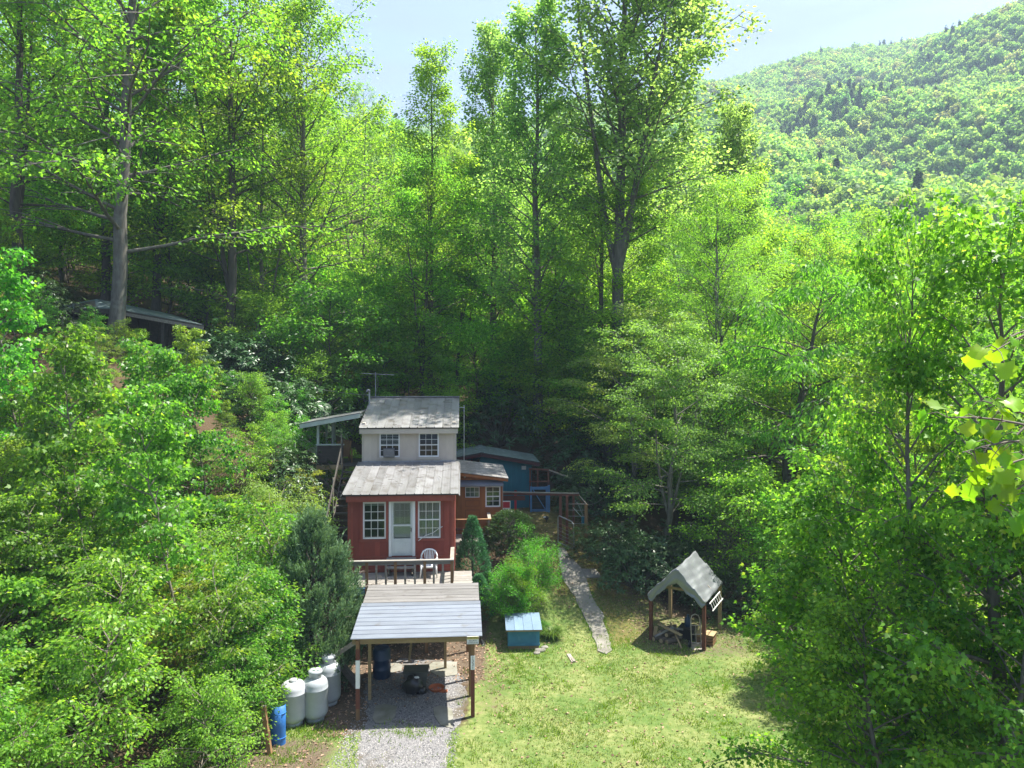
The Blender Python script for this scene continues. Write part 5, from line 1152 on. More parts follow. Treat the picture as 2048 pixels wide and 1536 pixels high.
def conifer(seed, H, Rr, nspr, shape_fn, up=.8, size=.10, per=16, mat=None, spray=.16, lump=.15):
    """dense conifer: upright feathery sprays on a lumpy cone"""
    rng = np.random.default_rng(seed); wd = Wood(); wd.tube([(0, 0, -.05), (0, 0, H*.5), (0, 0, H*.92)], [Rr*.09, Rr*.05, .01], 7)
    t = rng.uniform(0, 1, nspr)**.9; az = rng.uniform(0, 2*np.pi, nspr)
    lum = 1+lump*np.sin(az*3+t*11+seed)*np.sin(t*17+az*2)+lump*.8*np.sin(az*7-t*23)
    r = np.array([shape_fn(x) for x in t])*Rr*lum*rng.uniform(.72, 1.0, nspr)
    c = np.stack([np.cos(az)*r, np.sin(az)*r, t*H], 1); outd = np.stack([np.cos(az), np.sin(az), np.zeros(nspr)], 1)
    for i in range(0, nspr, max(1, nspr//60)): wd.tube([(0, 0, c[i, 2]*.82), tuple(c[i])], [.02, .006], 3)
    kk = np.repeat(np.arange(nspr), per); N_ = len(kk); ax = norm(outd[kk]*(1-up)+np.array([0, 0, up])+rng.normal(size=(nspr, 3))[kk]*.18)
    f = rng.uniform(0, 1, N_); P = c[kk]+ax*(f*spray)[:, None]+rng.normal(size=(N_, 3))*spray*.13*(1.15-f)[:, None]
    T = norm(ax+rand_unit(rng, N_)*.65); V, Fc = leaves(P, T, rand_unit(rng, N_), size*rng.uniform(.7, 1.2, N_)*(1.1-.4*f), 'long', .1, 0)
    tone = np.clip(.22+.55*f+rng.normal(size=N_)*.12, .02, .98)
    return wd.mesh('conifer_wood', M_barkd), np_mesh('conifer_crown', V, [Fc], mat, tone)
def juniper(seed, H=5.2, Rr=1.30, nl=215):
    rng = np.random.default_rng(seed); wd = Wood(); wd.tube([(0, 0, -.05), (0, 0, H*.5), (0, 0, H*.9)], [.12, .07, .015], 7); V = []; Fs = []; tn = []; nv = 0
    for i in range(nl):
        t = rng.uniform(0, 1)**.95; az = i*2.399; env = (min(1, .60+t*2.0) if t < .22 else 1.03*(1-((t-.2)/.8)**1.8))+.05
        r = Rr*env*rng.uniform(.62, .98); base = np.array([math.cos(az)*r, math.sin(az)*r, t*H*.88]); out = np.array([math.cos(az), math.sin(az), 0])
        wd.tube([(0, 0, base[2]*.8), tuple(base)], [.025, .008], 3)
        for j in range(9):
            c = base+np.concatenate([rng.normal(size=2)*.13, [rng.uniform(-.15, .12)]]); ax = norm(out*.30+np.array([0, 0, 1.])+rng.normal(size=3)*.20); Ls = rng.uniform(.28, .60); n = 36
            f = rng.uniform(0, 1, n); P = c+ax*(f*Ls)[:, None]+rng.normal(size=(n, 3))*.045*(1.15-f)[:, None]; T_ = norm(ax+rand_unit(rng, n)*.55)
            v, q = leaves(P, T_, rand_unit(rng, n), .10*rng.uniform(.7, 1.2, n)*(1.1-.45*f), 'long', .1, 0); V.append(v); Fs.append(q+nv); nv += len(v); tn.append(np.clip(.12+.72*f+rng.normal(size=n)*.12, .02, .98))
    return wd.mesh('juniper_wood', M_barkd), np_mesh('juniper_crown', np.concatenate(V), [np.concatenate(Fs)], LJ, np.concatenate(tn))
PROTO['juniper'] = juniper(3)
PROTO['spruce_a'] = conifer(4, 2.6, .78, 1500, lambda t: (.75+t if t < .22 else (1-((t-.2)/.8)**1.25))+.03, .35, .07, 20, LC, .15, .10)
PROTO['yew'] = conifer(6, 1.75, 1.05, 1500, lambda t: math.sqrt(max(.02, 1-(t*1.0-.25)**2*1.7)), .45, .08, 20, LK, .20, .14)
def pine(seed, H=2.2):
    rng = np.random.default_rng(seed); wd = Wood(); wd.tube([(0, 0, 0), (0, 0, H*.5), (0, 0, H)], [.035, .025, .008], 5); P = []; T = []
    for lev in range(7):
        zl = H*(.15+.8*lev/6)
        for b in range(5):
            a = b*1.257+lev*.7+rng.normal()*.2; Lb = .75*(1-.75*lev/7)*rng.uniform(.8, 1.2)
            e = np.array([math.cos(a)*Lb, math.sin(a)*Lb, Lb*.35]); wd.tube([(0, 0, zl), tuple(np.array([0, 0, zl])+e)], [.012, .005], 3)
            for g in np.linspace(.3, 1.05, 7):
                for _ in range(20):
                    P.append(np.array([0, 0, zl])+e*g); T.append(norm(e)+rand_unit(rng, 1)[0]*.9)
    P = np.array(P); T = np.array(T); n = len(P); V, Fc = leaves(P, T, rand_unit(rng, n), rng.uniform(.11, .17, n), 'blade', 0, .1)
    return wd.mesh('pine_wood', M_barkd), np_mesh('pine_crown', V, [Fc], LN, np.clip(rng.normal(.5, .25, n), 0, 1))
PROTO['pine'] = pine(2)
def clump(seed, n=260, h=.75, r=.45):
    rng = np.random.default_rng(seed); V = []; Fq = []; b = 0
    for i in range(n):
        a = rng.uniform(0, 6.28); ro = rng.uniform(0, .35)*r; L_ = h*rng.uniform(.6, 1.2); out = rng.uniform(.3, 1.)*r*1.5; w = rng.uniform(.012, .02)
        s = np.linspace(0, 1, 5); x = ro+out*s**1.4; z = L_*(s-.55*s**3); sd = np.array([-math.sin(a), math.cos(a), 0])
        c = np.stack([np.cos(a)*x, np.sin(a)*x, z], 1); ww = (w*(1-s**2*.95))[:, None]
        V += [c-sd*ww, c+sd*ww]
        for k in range(4): Fq.append((b+k, b+5+k, b+5+k+1, b+k+1))
        b += 10
    return None, np_mesh('clump', np.concatenate(V), [np.array(Fq)], LD2, np.repeat(np.clip(rng.normal(.45, .22, n), 0, 1), 4))
LD2 = leafm('leaf_daylily', (.03,.10,.014), (.09,.20,.03), .25, .4)
PROTO['daylily'] = clump(3)

# ------------------------------------------------------------------ planting
prng = random.Random(77)
def G(px, D): x = (px-HX)/F*D; return Vector((x, D, hz(x, D)-.05))
def hgt(py, D, base): return CAMZ-(py-HY)/F*D-base
# named trees that can be picked out
def T(name, label, cat, proto, H0, px, D, top=None, H=None, rz=0., tilt=(0, 0), sxy=None, group=None):
    p = G(px, D); h = (H or hgt(top, D, p.z))*(.86 if proto.startswith('maple') else 1); s = h/H0
    return place(name, label, cat, group, proto, p, s, rz, tilt, sxy)
T('oak_tree', 'tall grey-trunked oak leaning right in front of the hillside shed', 'tree', 'oak_a', 27, 228, 35.5, H=29, rz=.3, tilt=(0, R(2.2)))
T('oak_tree', 'dark thick-trunked oak rising right of the hillside shed', 'tree', 'oak_b', 24, 464, 43, H=27, rz=2.2)
T('oak_tree', 'broad oak whose crown reaches towards the sky gap', 'tree', 'oak_a', 27, 610, 47, H=25.5, rz=4.0)
T('oak_tree', 'oak at the far left edge with bright layered leaves', 'tree', 'oak_b', 24, 40, 36, H=24, rz=1.1)
T('oak_tree', 'oak behind the hillside shed with dark slim trunk', 'tree', 'oak_b', 24, 312, 47, H=25, rz=5.1)
T('spire_tree', 'slender straight tree with pointed crown left of the poplars', 'tree', 'spire', 25, 862, 47, top=108, rz=.5)
T('poplar_tree', 'pale-barked poplar with narrow crown behind the blue shed', 'tree', 'poplar_a', 27, 1074, 45, top=25, rz=.8, tilt=(0, R(.5)), sxy=1.1)
T('poplar_tree', 'shorter narrow poplar left of the pale-barked one', 'tree', 'poplar_a', 27, 985, 51, top=85, rz=2.9)
T('poplar_tree', 'poplar with a dark lower trunk right of the blue shed', 'tree', 'forest_b', 20, 1124, 48, top=400, rz=4.4)
T('cottonwood_tree', 'great forked cottonwood towering above the garden arch', 'tree', 'cottonwood', 34, 1222, 42.5, H=37, rz=0, tilt=(0, R(2.0)), sxy=1.22)
T('poplar_tree', 'small-leaved poplar at the right side of the cottonwood', 'tree', 'poplar_a', 27, 1478, 50, top=240, rz=1.9)
T('locust_tree', 'feathery yellow-green locust with forked stems', 'tree', 'locust', 16, 1448, 39, top=425, rz=.7)
T('hickory_tree', 'crooked dark-trunked tree with drooping long leaves', 'tree', 'hickory', 12, 1545, 34.5, top=560, rz=.2)
T('dogwood_tree', 'pale layered small tree behind the tarp shelter', 'tree', 'layer', 10, 1330, 33.5, top=690, rz=1.)
T('dogwood_tree', 'pale layered small tree right of the garden arch', 'tree', 'layer', 10, 1262, 37, top=660, rz=3.1)
T('dogwood_tree', 'pale layered small tree above the dead brush', 'tree', 'layer', 10, 1425, 36, top=800, rz=4.8)
T('maple_tree', 'tall glossy maple at the right edge against the mountain', 'tree', 'maple_a', 13, 2010, 12.5, top=285, rz=.4, sxy=.85)
T('maple_tree', 'glossy maple with a bare leader left of the right-edge maple', 'tree', 'maple_a', 13, 1830, 14, top=325, rz=2.1, sxy=.5)
T('maple_tree', 'dark leafy maple right of the hickory', 'tree', 'maple_a', 13, 1790, 25, top=560, rz=3.9, sxy=.8)
T('maple_tree', 'low spreading maple overhanging the right of the lawn', 'tree', 'maple_b', 9, 1735, 14.2, top=900, rz=1.2)
T('maple_tree', 'dense maple beside the tarp shelter', 'tree', 'maple_b', 9, 1640, 22.8, top=1000, rz=2.6)
T('maple_tree', 'maple in the lower right corner', 'tree', 'maple_b', 9, 1990, 12., top=1000, rz=5.)
T('maple_tree', 'maple filling the right edge below the tulip leaves', 'tree', 'maple_b', 9, 2060, 14, top=760, rz=3.3)
T('maple_tree', 'maple at the bottom right corner of the lawn', 'tree', 'maple_b', 9, 1765, 12.4, top=1150, rz=.9)
T('maple_tree', 'maple between the hickory and the overhanging maple', 'tree', 'maple_b', 9, 1800, 22, top=760, rz=4.1, sxy=.8)

# garden plants
place('juniper', 'big blue-green juniper left of the deck and carport', 'shrub', None, 'juniper', G(626, 22.6), hgt(1000, 22.6, 0)/5.2, .4, sxy=1.16)
place('spruce', 'dwarf green spruce against the right end of the deck', 'shrub', None, 'spruce_a', G(945, 28.2), hgt(1036, 28.2, G(945, 28.2).z)/2.6, 0., sxy=.95)
place('spruce', 'smaller dwarf spruce in front of the other by the deck', 'shrub', None, 'spruce_a', G(958, 27.3), .62, 1.6, sxy=.82)
place('spruce', 'little round dwarf spruce between the deck and the bright shrub', 'shrub', None, 'spruce_a', G(976, 27.8), .46, 2.4, sxy=.66)
place('yew', 'rounded dark evergreen shrub below the brown annex', 'shrub', None, 'yew', G(1020, 30.2), .95, .2, sxy=1.0)
for px, D, s, lab in ((1012, 26.9, .95, 'bright green rounded shrub behind the blue chest'), (1082, 28.4, 1.02, 'taller bright green shrub beside the concrete path'), (1046, 27.4, .80, 'bright green shrub between two others above the blue chest')):
    place('garden_shrub', lab, 'shrub', None, 'shrub_bright', G(px, D), s, px*.3)
place('daylily', 'arching daylily clump right of the blue chest', 'plant', None, 'daylily', G(1104, 26.4), 1.0, 0, parts=('stem', 'leaves'))
place('daylily', 'second daylily clump close behind the blue chest', 'plant', None, 'daylily', G(1080, 26.9), .8, 2, parts=('stem', 'leaves'))
place('willow_shrub', 'pale weeping shrub left of the staircase', 'shrub', None, 'shrub_pale', G(572, 27.2), 1.25, .5)
place('willow_shrub', 'pale weeping shrub above the juniper', 'shrub', None, 'shrub_pale', G(530, 25.4), 1.1, 2.5)
rh = [(1218, 32.5, .95, 'rhododendron at the path slab'), (1270, 30.6, 1.0, 'rhododendron left of the tarp shelter'), (1310, 32, 1.15, 'rhododendron behind the left shelter post'), (1365, 31, 1.05, 'rhododendron right behind the tarp roof'), (1440, 29.6, 1.05, 'rhododendron at the right shelter post'),
      (1400, 33.5, 1.2, 'rhododendron below the pale dogwood'), (935, 39.5, 1.5, 'rhododendron behind the top roof'), (1000, 43.5, 1.7, 'rhododendron above the blue shed'), (540, 36, 1.5, 'rhododendron above the ramp rail'), (505, 40, 1.7, 'rhododendron under the service cable'), (600, 37, 1.6, 'rhododendron behind the landing porch'),
      (430, 38, 1.5, 'rhododendron right of the hillside shed'), (350, 34.5, 1.1, 'rhododendron below the hillside shed'), (575, 30, 1.0, 'rhododendron beside the bank post'), (1185, 37, 1.3, 'dark rhododendron right of the garden arch'), (1150, 41, 1.5, 'dark rhododendron behind the garden arch'), (1210, 39, 1.4, 'dark rhododendron at the foot of the cottonwood'), (60, 33, 1.4, 'rhododendron at the left edge of the bank'), (660, 42, 1.6, 'rhododendron on the slope left of the aerial'), (840, 43, 1.5, 'rhododendron directly behind the top roof ridge')]
for i, (px, D, s, lab) in enumerate(rh):
    place('rhododendron', 'dark glossy '+lab if not lab.startswith('dark') else lab, 'shrub', 'rhododendrons', 'rhodo_a' if i % 2 else 'rhodo_b', G(px, D), s, i*1.3, sxy=s*1.1)
# bank of saplings on the left
zones = [('sap_a', 'maple_sapling', 6.), ('sap_b', 'sapling', 4.), ('sap_c', 'locust_sapling', 3.), ('sap_y', 'yellow_sapling', 3.2), ('pine', 'pine_seedling', 2.2), ('sap_d', 'dark_sapling', 3.4)]
names = {'maple_sapling': 'maple sapling with lobed leaves', 'sapling': 'leafy green sapling', 'locust_sapling': 'feathery locust sapling', 'yellow_sapling': 'yellowish sapling', 'pine_seedling': 'young pine with soft needles', 'dark_sapling': 'darker round-leaved sapling'}
def zone_words(px, py):
    a = 'left edge' if px < 130 else 'left part' if px < 290 else 'middle' if px < 450 else 'right part'
    b = 'top' if py < 880 else 'upper half' if py < 1080 else 'lower half' if py < 1290 else 'foot'
    return '%s, %s of left bank' % (a, b)
Y = 13.4; row = 0
while Y < 37.5:
    x = -8.3-.045*(Y-22)
    step = 1.25+.035*(Y-14)
    xmax = .80*Y+2
    while -x < xmax:
        X = x+prng.uniform(-.45, .45); Yp = Y+prng.uniform(-.5, .5)
        if not (Yp < 20 and X > -9.0+.0*Yp):
            b = Vector((X, Yp, hz(X, Yp)-.05)); px, py = proj(b.x, b.y, b.z+1.5)
            u = prng.random()
            k = 0 if u < .12 else 1 if u < .38 else 2 if u < .64 else 5 if u < .78 else 3 if u < .90 else 4
            if py < 900 and px < 330 and u > .35 and u < .6: k = 3
            pr, nm, H0 = zones[k]; s = prng.uniform(.75, 1.15)*(.85 if Yp < 17 else 1)
            if k == 0 and (px > 440 or Yp < 16): s *= .55
            if px > 470 and Yp < 24: s *= .75
            if 90 < px < 470 and Yp > 32.5: s *= .44
            elif 90 < px < 470 and Yp > 27: s *= .6
            elif Yp > 28: s *= .72
            place(nm, names[nm]+' at '+zone_words(px, py), 'sapling' if k != 4 else 'pine', nm.replace('_', ' ')+'s, '+zone_words(px, py), pr, b, s, prng.uniform(0, 6.28), (prng.uniform(-.08, .08), prng.uniform(-.02, .12)))
        x -= step*prng.uniform(.85, 1.2)
    Y += step*.95; row += 1
for px, D, H, lab in ((150, 20.5, 8.4, 'tall thin locust sapling with a bare stem, left on the bank'), (345, 19.6, 8.0, 'tall thin locust sapling with a curving stem, mid bank'), (420, 27, 7.5, 'tall thin sapling above the middle of the bank'), (255, 26, 7.6, 'tall thin sapling below the hillside shed'), (30, 24, 9, 'tall thin sapling at the left picture edge')):
    place('tall_sapling', lab, 'sapling', None, 'sap_a', G(px, D), H/6., px*.1, (0, .12), sxy=H/6*.8)
# forest behind
sky_px = [-400, 700, 770, 800, 960, 975, 1130, 1150, 1480, 1520, 1560, 1600, 1850, 1900, 2500]
sky_py = [-300, -200, 40, 300, 300, 260, 250, 240, 250, 330, 380, 400, 420, 430, 430]
def where(px):
    for lim, w in ((130, 'at the far left edge'), (330, 'behind the hillside shed'), (560, 'right of the hillside shed'), (720, 'left of the television aerial'), (910, 'behind the top roof'), (1060, 'behind the blue shed'), (1200, 'behind the garden arch'), (1400, 'around the cottonwood'), (1600, 'behind the locust'), (1800, 'behind the hickory'), (2300, 'behind the right-edge maples')):
        if px < lim: return w
    return 'beyond the right edge'
fo = [('forest_a', 21), ('forest_b', 20), ('forest_c', 19), ('oak_b', 24), ('under_a', 8), ('under_b', 6)]
def forest_row(Y0, Y1, step0, kinds, hmin, hmax, name, lab):
    Y = Y0
    while Y < Y1:
        step = step0+.05*(Y-Y0); x = -.80*Y-3
        while x < .80*Y+3:
            X = x+prng.uniform(-.3, .3)*step; Yp = Y+prng.uniform(-.35, .35)*step; b = Vector((X, Yp, hz(X, Yp)-.05)); px, _ = proj(b.x, b.y, b.z)
            hm = hgt(np.interp(px, sky_px, sky_py), Yp, b.z)
            ok = -120 < px < 2170 and not (880 < px < 1110 and Yp < 46.5) and not (130 < px < 420 and Yp < 44.5)
            if ok:
                pr, H0 = fo[prng.choice(kinds)]; h = min(prng.uniform(hmin, hmax), hm*prng.uniform(.84, 1.0))
                if h > 4:
                    if h < H0*.55: pr, H0 = fo[4] if h < 9 else fo[2]
                    place(name, lab+where(px), 'tree', name.replace('_', ' ')+'s '+where(px), pr, b, h/H0, prng.uniform(0, 6.28), sxy=max(h/H0, .7)*prng.uniform(.9, 1.15))
            x += step*prng.uniform(.85, 1.15)
        Y += step
forest_row(46, 62, 6.9, [0, 1, 2, 3], 17, 25, 'forest_tree', 'slim leafy forest tree ')
forest_row(66, 128, 6.4, [0, 2, 2], 10, 17, 'hillside_tree', 'bushy tree on the far slope ')
forest_row(43, 66, 3.7, [4, 5], 4.5, 10, 'understorey_tree', 'low leafy understorey tree ')
# right side fill between shelter and maples
for i, (px, D, pr, s) in enumerate(((1500, 30, 'under_b', .9), (1600, 28, 'under_b', .8), (1700, 30, 'under_a', .9), (1560, 38, 'under_a', 1.2), (1650, 40, 'forest_c', .75), (1760, 38, 'forest_c', .8), (1500, 42, 'under_a', 1.3), (1880, 34, 'forest_c', .75), (2000, 30, 'forest_c', .7), (1820, 28, 'under_b', 1.2), (1930, 24, 'under_b', 1.2), (1620, 45, 'forest_a', .80), (1720, 47, 'forest_b', .85), (1350, 40, 'under_a', 1.1), (1290, 44, 'under_a', 1.4), (1850, 45, 'forest_a', .72), (1480, 34.5, 'under_b', .8))):
    H0 = dict(fo)[pr]
    place('valley_tree', 'leafy tree in the thicket %s' % where(px), 'tree', 'thicket trees '+where(px), pr, G(px, D), s, i*1.7)
for i, (px, D, s_, pr, nm, lab) in enumerate(((500, 19.6, .85, 'sap_b', 'sapling', 'leafy sapling hanging over the crossed timbers'), (535, 20.6, .9, 'sap_b', 'sapling', 'leafy sapling half hiding the white propane tank'), (470, 18.4, .8, 'sap_c', 'locust_sapling', 'feathery sapling behind the timbers at the bottom edge'), (560, 21.6, 1.0, 'sap_c', 'locust_sapling', 'feathery sapling left of the juniper foot'), (425, 18.6, 1.0, 'sap_b', 'sapling', 'leafy sapling left of the timbers at the bottom edge'), (520, 22.6, 1.2, 'sap_b', 'sapling', 'leafy sapling between the bank and the juniper'), (480, 21, 1.2, 'sap_c', 'locust_sapling', 'feathery sapling on the lower bank behind the timbers'), (400, 16.6, .8, 'sap_c', 'locust_sapling', 'feathery sapling in the bottom left foreground'))):
    place(nm, lab, 'sapling', None, pr, G(px, D), s_, i*1.1)
for i, (px, D, s_, pr) in enumerate(((640, 40, .7, 'under_b'), (700, 42.5, .8, 'under_b'), (765, 41.5, .7, 'under_b'), (815, 44, .9, 'under_a'), (890, 42, .75, 'under_b'), (950, 45, .8, 'under_a'), (1030, 46, .9, 'under_b'), (1100, 44, .8, 'under_b'), (1150, 46, .9, 'under_a'), (580, 42, .8, 'under_b'), (740, 46, 1., 'under_a'), (1190, 43, .8, 'under_b'))):
    place('slope_sapling', 'young leafy tree on the shaded slope '+where(px), 'tree', 'young trees on the slope '+where(px), pr, G(px, D), s_, i*2.1)
# dead brush right of the shelter
rng = np.random.default_rng(8)
p = G(1485, 31.5); db = empty('dead_brush', p, 0, 'bare grey dead branches fanning out right of the tarp shelter', 'branches')
for i in range(5):
    wd = Wood()
    for j in range(14):
        a = rng.uniform(-.2, 1.5); L_ = rng.uniform(1.6, 3.4); s = np.linspace(0, 1, 6)[:, None]; d = np.array([math.cos(a)*rng.uniform(.5, 1), -rng.uniform(0, .6), math.sin(a)*.8+.25])
        b0 = np.array([i*.4-1.6+rng.normal()*.25, rng.normal()*.5, rng.uniform(.6, 1.6)]); wd.tube(b0+d*L_*s+np.array([0, 0, -.35])*L_*.4*s**2+np.cumsum(rng.normal(size=(6, 3)), 0)*.05, np.linspace(.018, .004, 6), 4)
    wd.tube(np.array([[i*.4-1.6, 0, -.1], [i*.4-1.5, 0, .9], [i*.4-1.4, -.1, 1.7]]), np.array([.05, .04, .025]), 5)
    link(bpy.data.objects.new('branch', wd.mesh('branch', M_twig)), db)
# close tulip tree twigs hanging in from the right
def tulip(name, label, base, tips, n, seed, extra=()):
    e = empty(name, base, 0, label, 'branch'); rng = np.random.default_rng(seed); wd = Wood(); base = np.array(base)
    outl = [(0,0),(.10,.03),(.42,.02),(.36,.28),(.50,.42),(.34,.62),(.38,.80),(.05,.80),(0,.76),(-.05,.80),(-.38,.80),(-.34,.62),(-.50,.42),(-.36,.28),(-.42,.02),(-.10,.03)]
    sh = np.array(outl)
    for tpx, tpy, tD in tips:
        tp = np.array(at(tpx, tpy, tD))-base; s = np.linspace(0, 1, 7)[:, None]; pts = tp*s+np.array([0, 0, .25])*s*(1-s)*np.linalg.norm(tp); wd.tube(pts, np.linspace(.008, .0025, 7), 5)
        for q in range(n):
            t = rng.uniform(.5, 1.03); c = interp(pts, min(t, 1.)); d = norm(rng.normal(size=3)*np.array([1, .7, .6])+np.array([-.45, -.2, -.25])); st = c+d*rng.uniform(.05, .10); wd.tube(np.array([c, (c+st)/2+np.array([0, 0, .015]), st]), np.array([.0025, .002, .0015]), 4)
            T_ = norm(d+np.array([0, -.1, -.6])); N_ = norm(np.array([rng.normal()*.5, -.75+rng.normal()*.4, .8])); S_ = norm(np.cross(T_, N_)); N_ = np.cross(S_, T_); L_ = rng.uniform(.055, .09)
            V = st+L_*(sh[:, 0:1]*S_+sh[:, 1:2]*T_+(.34*np.abs(sh[:, 0:1])-.42*sh[:, 1:2]**2)*N_)
            V = np.concatenate([V, [st+L_*(.4*T_-.03*N_)]]); k = len(sh); Fc = np.array([(k, i, (i+1) % k) for i in range(k)])
            lf = np_mesh('leaf', V, [Fc], LT, np.full(k, float(np.clip(rng.normal(.5, .25), .05, .95))), smooth=True); link(bpy.data.objects.new('leaf', lf), e)
    link(bpy.data.objects.new('twig', wd.mesh('twig', M_twig)), e); return e
tulip('tulip_branch', 'large bright tulip-tree leaves close to the lens at the right edge', at(2180, 900, 3.0), [(1895, 835, 2.9), (1925, 905, 2.8), (1990, 940, 3.0), (1960, 800, 3.1), (2000, 1010, 2.9), (1950, 960, 2.9)], 9, 4)
tulip('tulip_twig', 'upper twig of bright tulip-tree leaves at the right edge', at(2180, 640, 3.0), [(1985, 705, 2.9), (2010, 680, 2.9)], 7, 6)
tulip('tulip_twig', 'single bright leaf at the lower right picture edge', at(2200, 1400, 3.0), [(2050, 1425, 2.9)], 3, 7)

# ------------------------------------------------------------------ uncountable cover: grass, fallen leaves, stones, far forest
rng = np.random.default_rng(21)
def scatter_ground(n, x0, x1, y0, y1, wfun):
    X = rng.uniform(x0, x1, n); Y = rng.uniform(y0, y1, n); k = rng.uniform(size=n) < wfun(X, Y); X = X[k]; Y = Y[k]; return np.stack([X, Y, hfun(X, Y)], 1)
def nz2(X, Y, f, s=0): return .5+.25*(np.sin(X*f+1.3*np.sin(Y*f*.7+s)+s)+np.sin(Y*f*1.1+1.7*np.sin(X*f*.6-s)))
def drive(X, Y): return box2(X, Y, -4.7, -1.55, 10, 21.2, .25)
def lawnw(X, Y):
    w = np.maximum(box2(X, Y, -1.2, 11, 10, 27.5, .6), box2(X, Y, -8.6, 2, 10, 19.6, .5)); w = np.maximum(w, box2(X, Y, 1.2, 6.2, 24, 34, .8))
    return w*(1-.93*drive(X, Y))*(1-box2(X, Y, -4.6, -.8, 19.3, 26, .2))*(.35+.65*nz2(X, Y, 1.7))*(1-.7*nz2(X, Y, .9, 2.))
def blades(P, n_per, h, mat, name, label, cat, spread=.05, wid=.012):
    n = len(P)*n_per; Q = np.repeat(P, n_per, 0)+np.concatenate([rng.normal(size=(n, 2))*spread, np.zeros((n, 1))], 1)
    T_ = norm(np.array([0, 0, 1.])+rng.normal(size=(n, 3))*.55); sz = h*rng.uniform(.5, 1.3, n); sd = norm(np.cross(T_, rng.normal(size=(n, 3))))*wid
    V = np.stack([Q-sd, Q+sd, Q+T_*sz[:, None]], 1).reshape(-1, 3)
    o = link(bpy.data.objects.new(name, np_mesh(name, V, [np.arange(n*3).reshape(n, 3)], mat, np.clip(rng.normal(.5, .3, n), 0, 1)))); return tag(o, label, cat, kind='stuff')
LGr = leafm('grass_blade', (.08,.15,.03), (.29,.33,.12), .3, .6)
LGg = leafm('weed_blade', (.06,.14,.015), (.17,.30,.03), .35, .5)
blades(scatter_ground(60000, -9, 11, 15, 34, lawnw), 4, .07, LGr, 'grass', 'short dry yellow-green lawn grass', 'grass')
tuft = lambda X, Y: np.maximum.reduce([.55*np.exp(-((X+3.0)**2/.5+(Y-19.55)**2/.10)), .8*np.exp(-((X+5.6)**2/.35+(Y-19.6)**2/.2)), .5*np.exp(-((X+6.4)**2/.3+(Y-19.2)**2/.2)), .35*np.exp(-((X-.2)**2/.2+(Y-23.5)**2/2.)), .30*np.exp(-((X-.9)**2/.3+(Y-25.2)**2/.3)), .16*box2(X, Y, -1.3, 9, 17, 27, .5)*(nz2(X, Y, 2.3) > .62), .30*box2(X, Y, -8.5, -4.8, 16, 18.6, .4)*(nz2(X, Y, 3.1) > .6)])
blades(scatter_ground(40000, -9, 10, 15.5, 27, tuft), 6, .13, LGg, 'weeds', 'greener weed tufts in the lawn and drive', 'weeds', .06, .012)
edge = []
for q in ([(1114,1098),(1120,1133),(1124,1158),(1149,1195),(1171,1239),(1186,1274),(1196,1304),(1211,1312),(1224,1303),(1216,1269),(1208,1249),(1206,1227),(1193,1212),(1183,1195),(1175,1165)], [(905,1478),(900,1536),(896,1600)], [(712,1470),(700,1536)], [(1012,1303),(1045,1304),(1082,1302)], [(936,1450),(950,1450)], [(1296,1283),(1310,1284)], [(1400,1304),(1416,1304)]):
    g = [ground_at(*k) for k in q]
    for a, b in zip(g[:-1], g[1:]):
        for _ in range(int((b-a).length*16)): t = rng.uniform(); c = a.lerp(b, t); edge.append((c.x+rng.normal()*.07, c.y+rng.normal()*.07, c.z))
blades(np.array(edge), 6, .12, LGg, 'edge_grass', 'longer grass along the path and drive edges', 'grass', .05, .010)
# fallen leaves
litw = lambda X, Y: np.maximum.reduce([box2(X, Y, -5.6, -.2, 22.8, 26.5, .4), .8*box2(X, Y, -5.6, -4.4, 18.8, 25, .3), .45*box2(X, Y, -8.2, -4.6, 16.3, 18.8, .4), .22*box2(X, Y, -1.2, .2, 20, 24, .4), .10*box2(X, Y, -1.2, 8, 17, 27, .5), .3*box2(X, Y, 4.2, 9, 25, 33, .5), .25*box2(X, Y, .8, 5.5, 29, 38, .5), .5*box2(X, Y, -4.2, -2.5, 21.3, 22.8, .3)])
P = scatter_ground(26000, -9, 9, 16, 38, litw); n = len(P)
V, Fc = leaves(P+np.array([0, 0, .025]), norm(rng.normal(size=(n, 3))*np.array([1, 1, .25])), norm(np.array([0, 0, 1.])+rng.normal(size=(n, 3))*.45), rng.uniform(.06, .12, n), 'leaf', .25, .2)
LFall = leafm('fallen_leaf', (.10,.06,.035), (.36,.25,.16), .1, .8)
tag(link(bpy.data.objects.new('leaf_litter', np_mesh('leaf_litter', V, [Fc], LFall, rng.uniform(0, 1, n)))), 'brown fallen leaves round the carport and shelter', 'leaves', kind='stuff')
# stones on the drive
P = scatter_ground(26000, -5, -1.2, 14, 24.5, lambda X, Y: box2(X, Y, -4.55, -1.55, 10, 23.2, .2)*(.35+.65*nz2(X, Y, 2.2, 1.))); n = len(P)
tet = np.array([[1,0,0],[-.5,.87,0],[-.5,-.87,0],[.1,.1,.9]]); sz = rng.uniform(.012, .03, n)[:, None, None]; a = rng.uniform(0, 6.28, n); ca, sa = np.cos(a)[:, None], np.sin(a)[:, None]
V = np.stack([tet[None, :, 0]*ca-tet[None, :, 1]*sa, tet[None, :, 0]*sa+tet[None, :, 1]*ca, np.broadcast_to(tet[None, :, 2], (n, 4))], -1)*sz+P[:, None]+np.array([0, 0, .01])
b = np.arange(n)[:, None]*4; Fc = np.concatenate([b+np.array([[0,1,3]]), b+np.array([[1,2,3]]), b+np.array([[2,0,3]])])
LSt = leafm('stone', (.07,.07,.075), (.32,.31,.30), .0, .9); tt_ = rng.uniform(0, 1, n)
tag(link(bpy.data.objects.new('gravel', np_mesh('gravel', V.reshape(-1, 3), [Fc], LSt, np.tile(tt_, 3)))), 'loose grey gravel stones on the drive', 'gravel', kind='stuff')
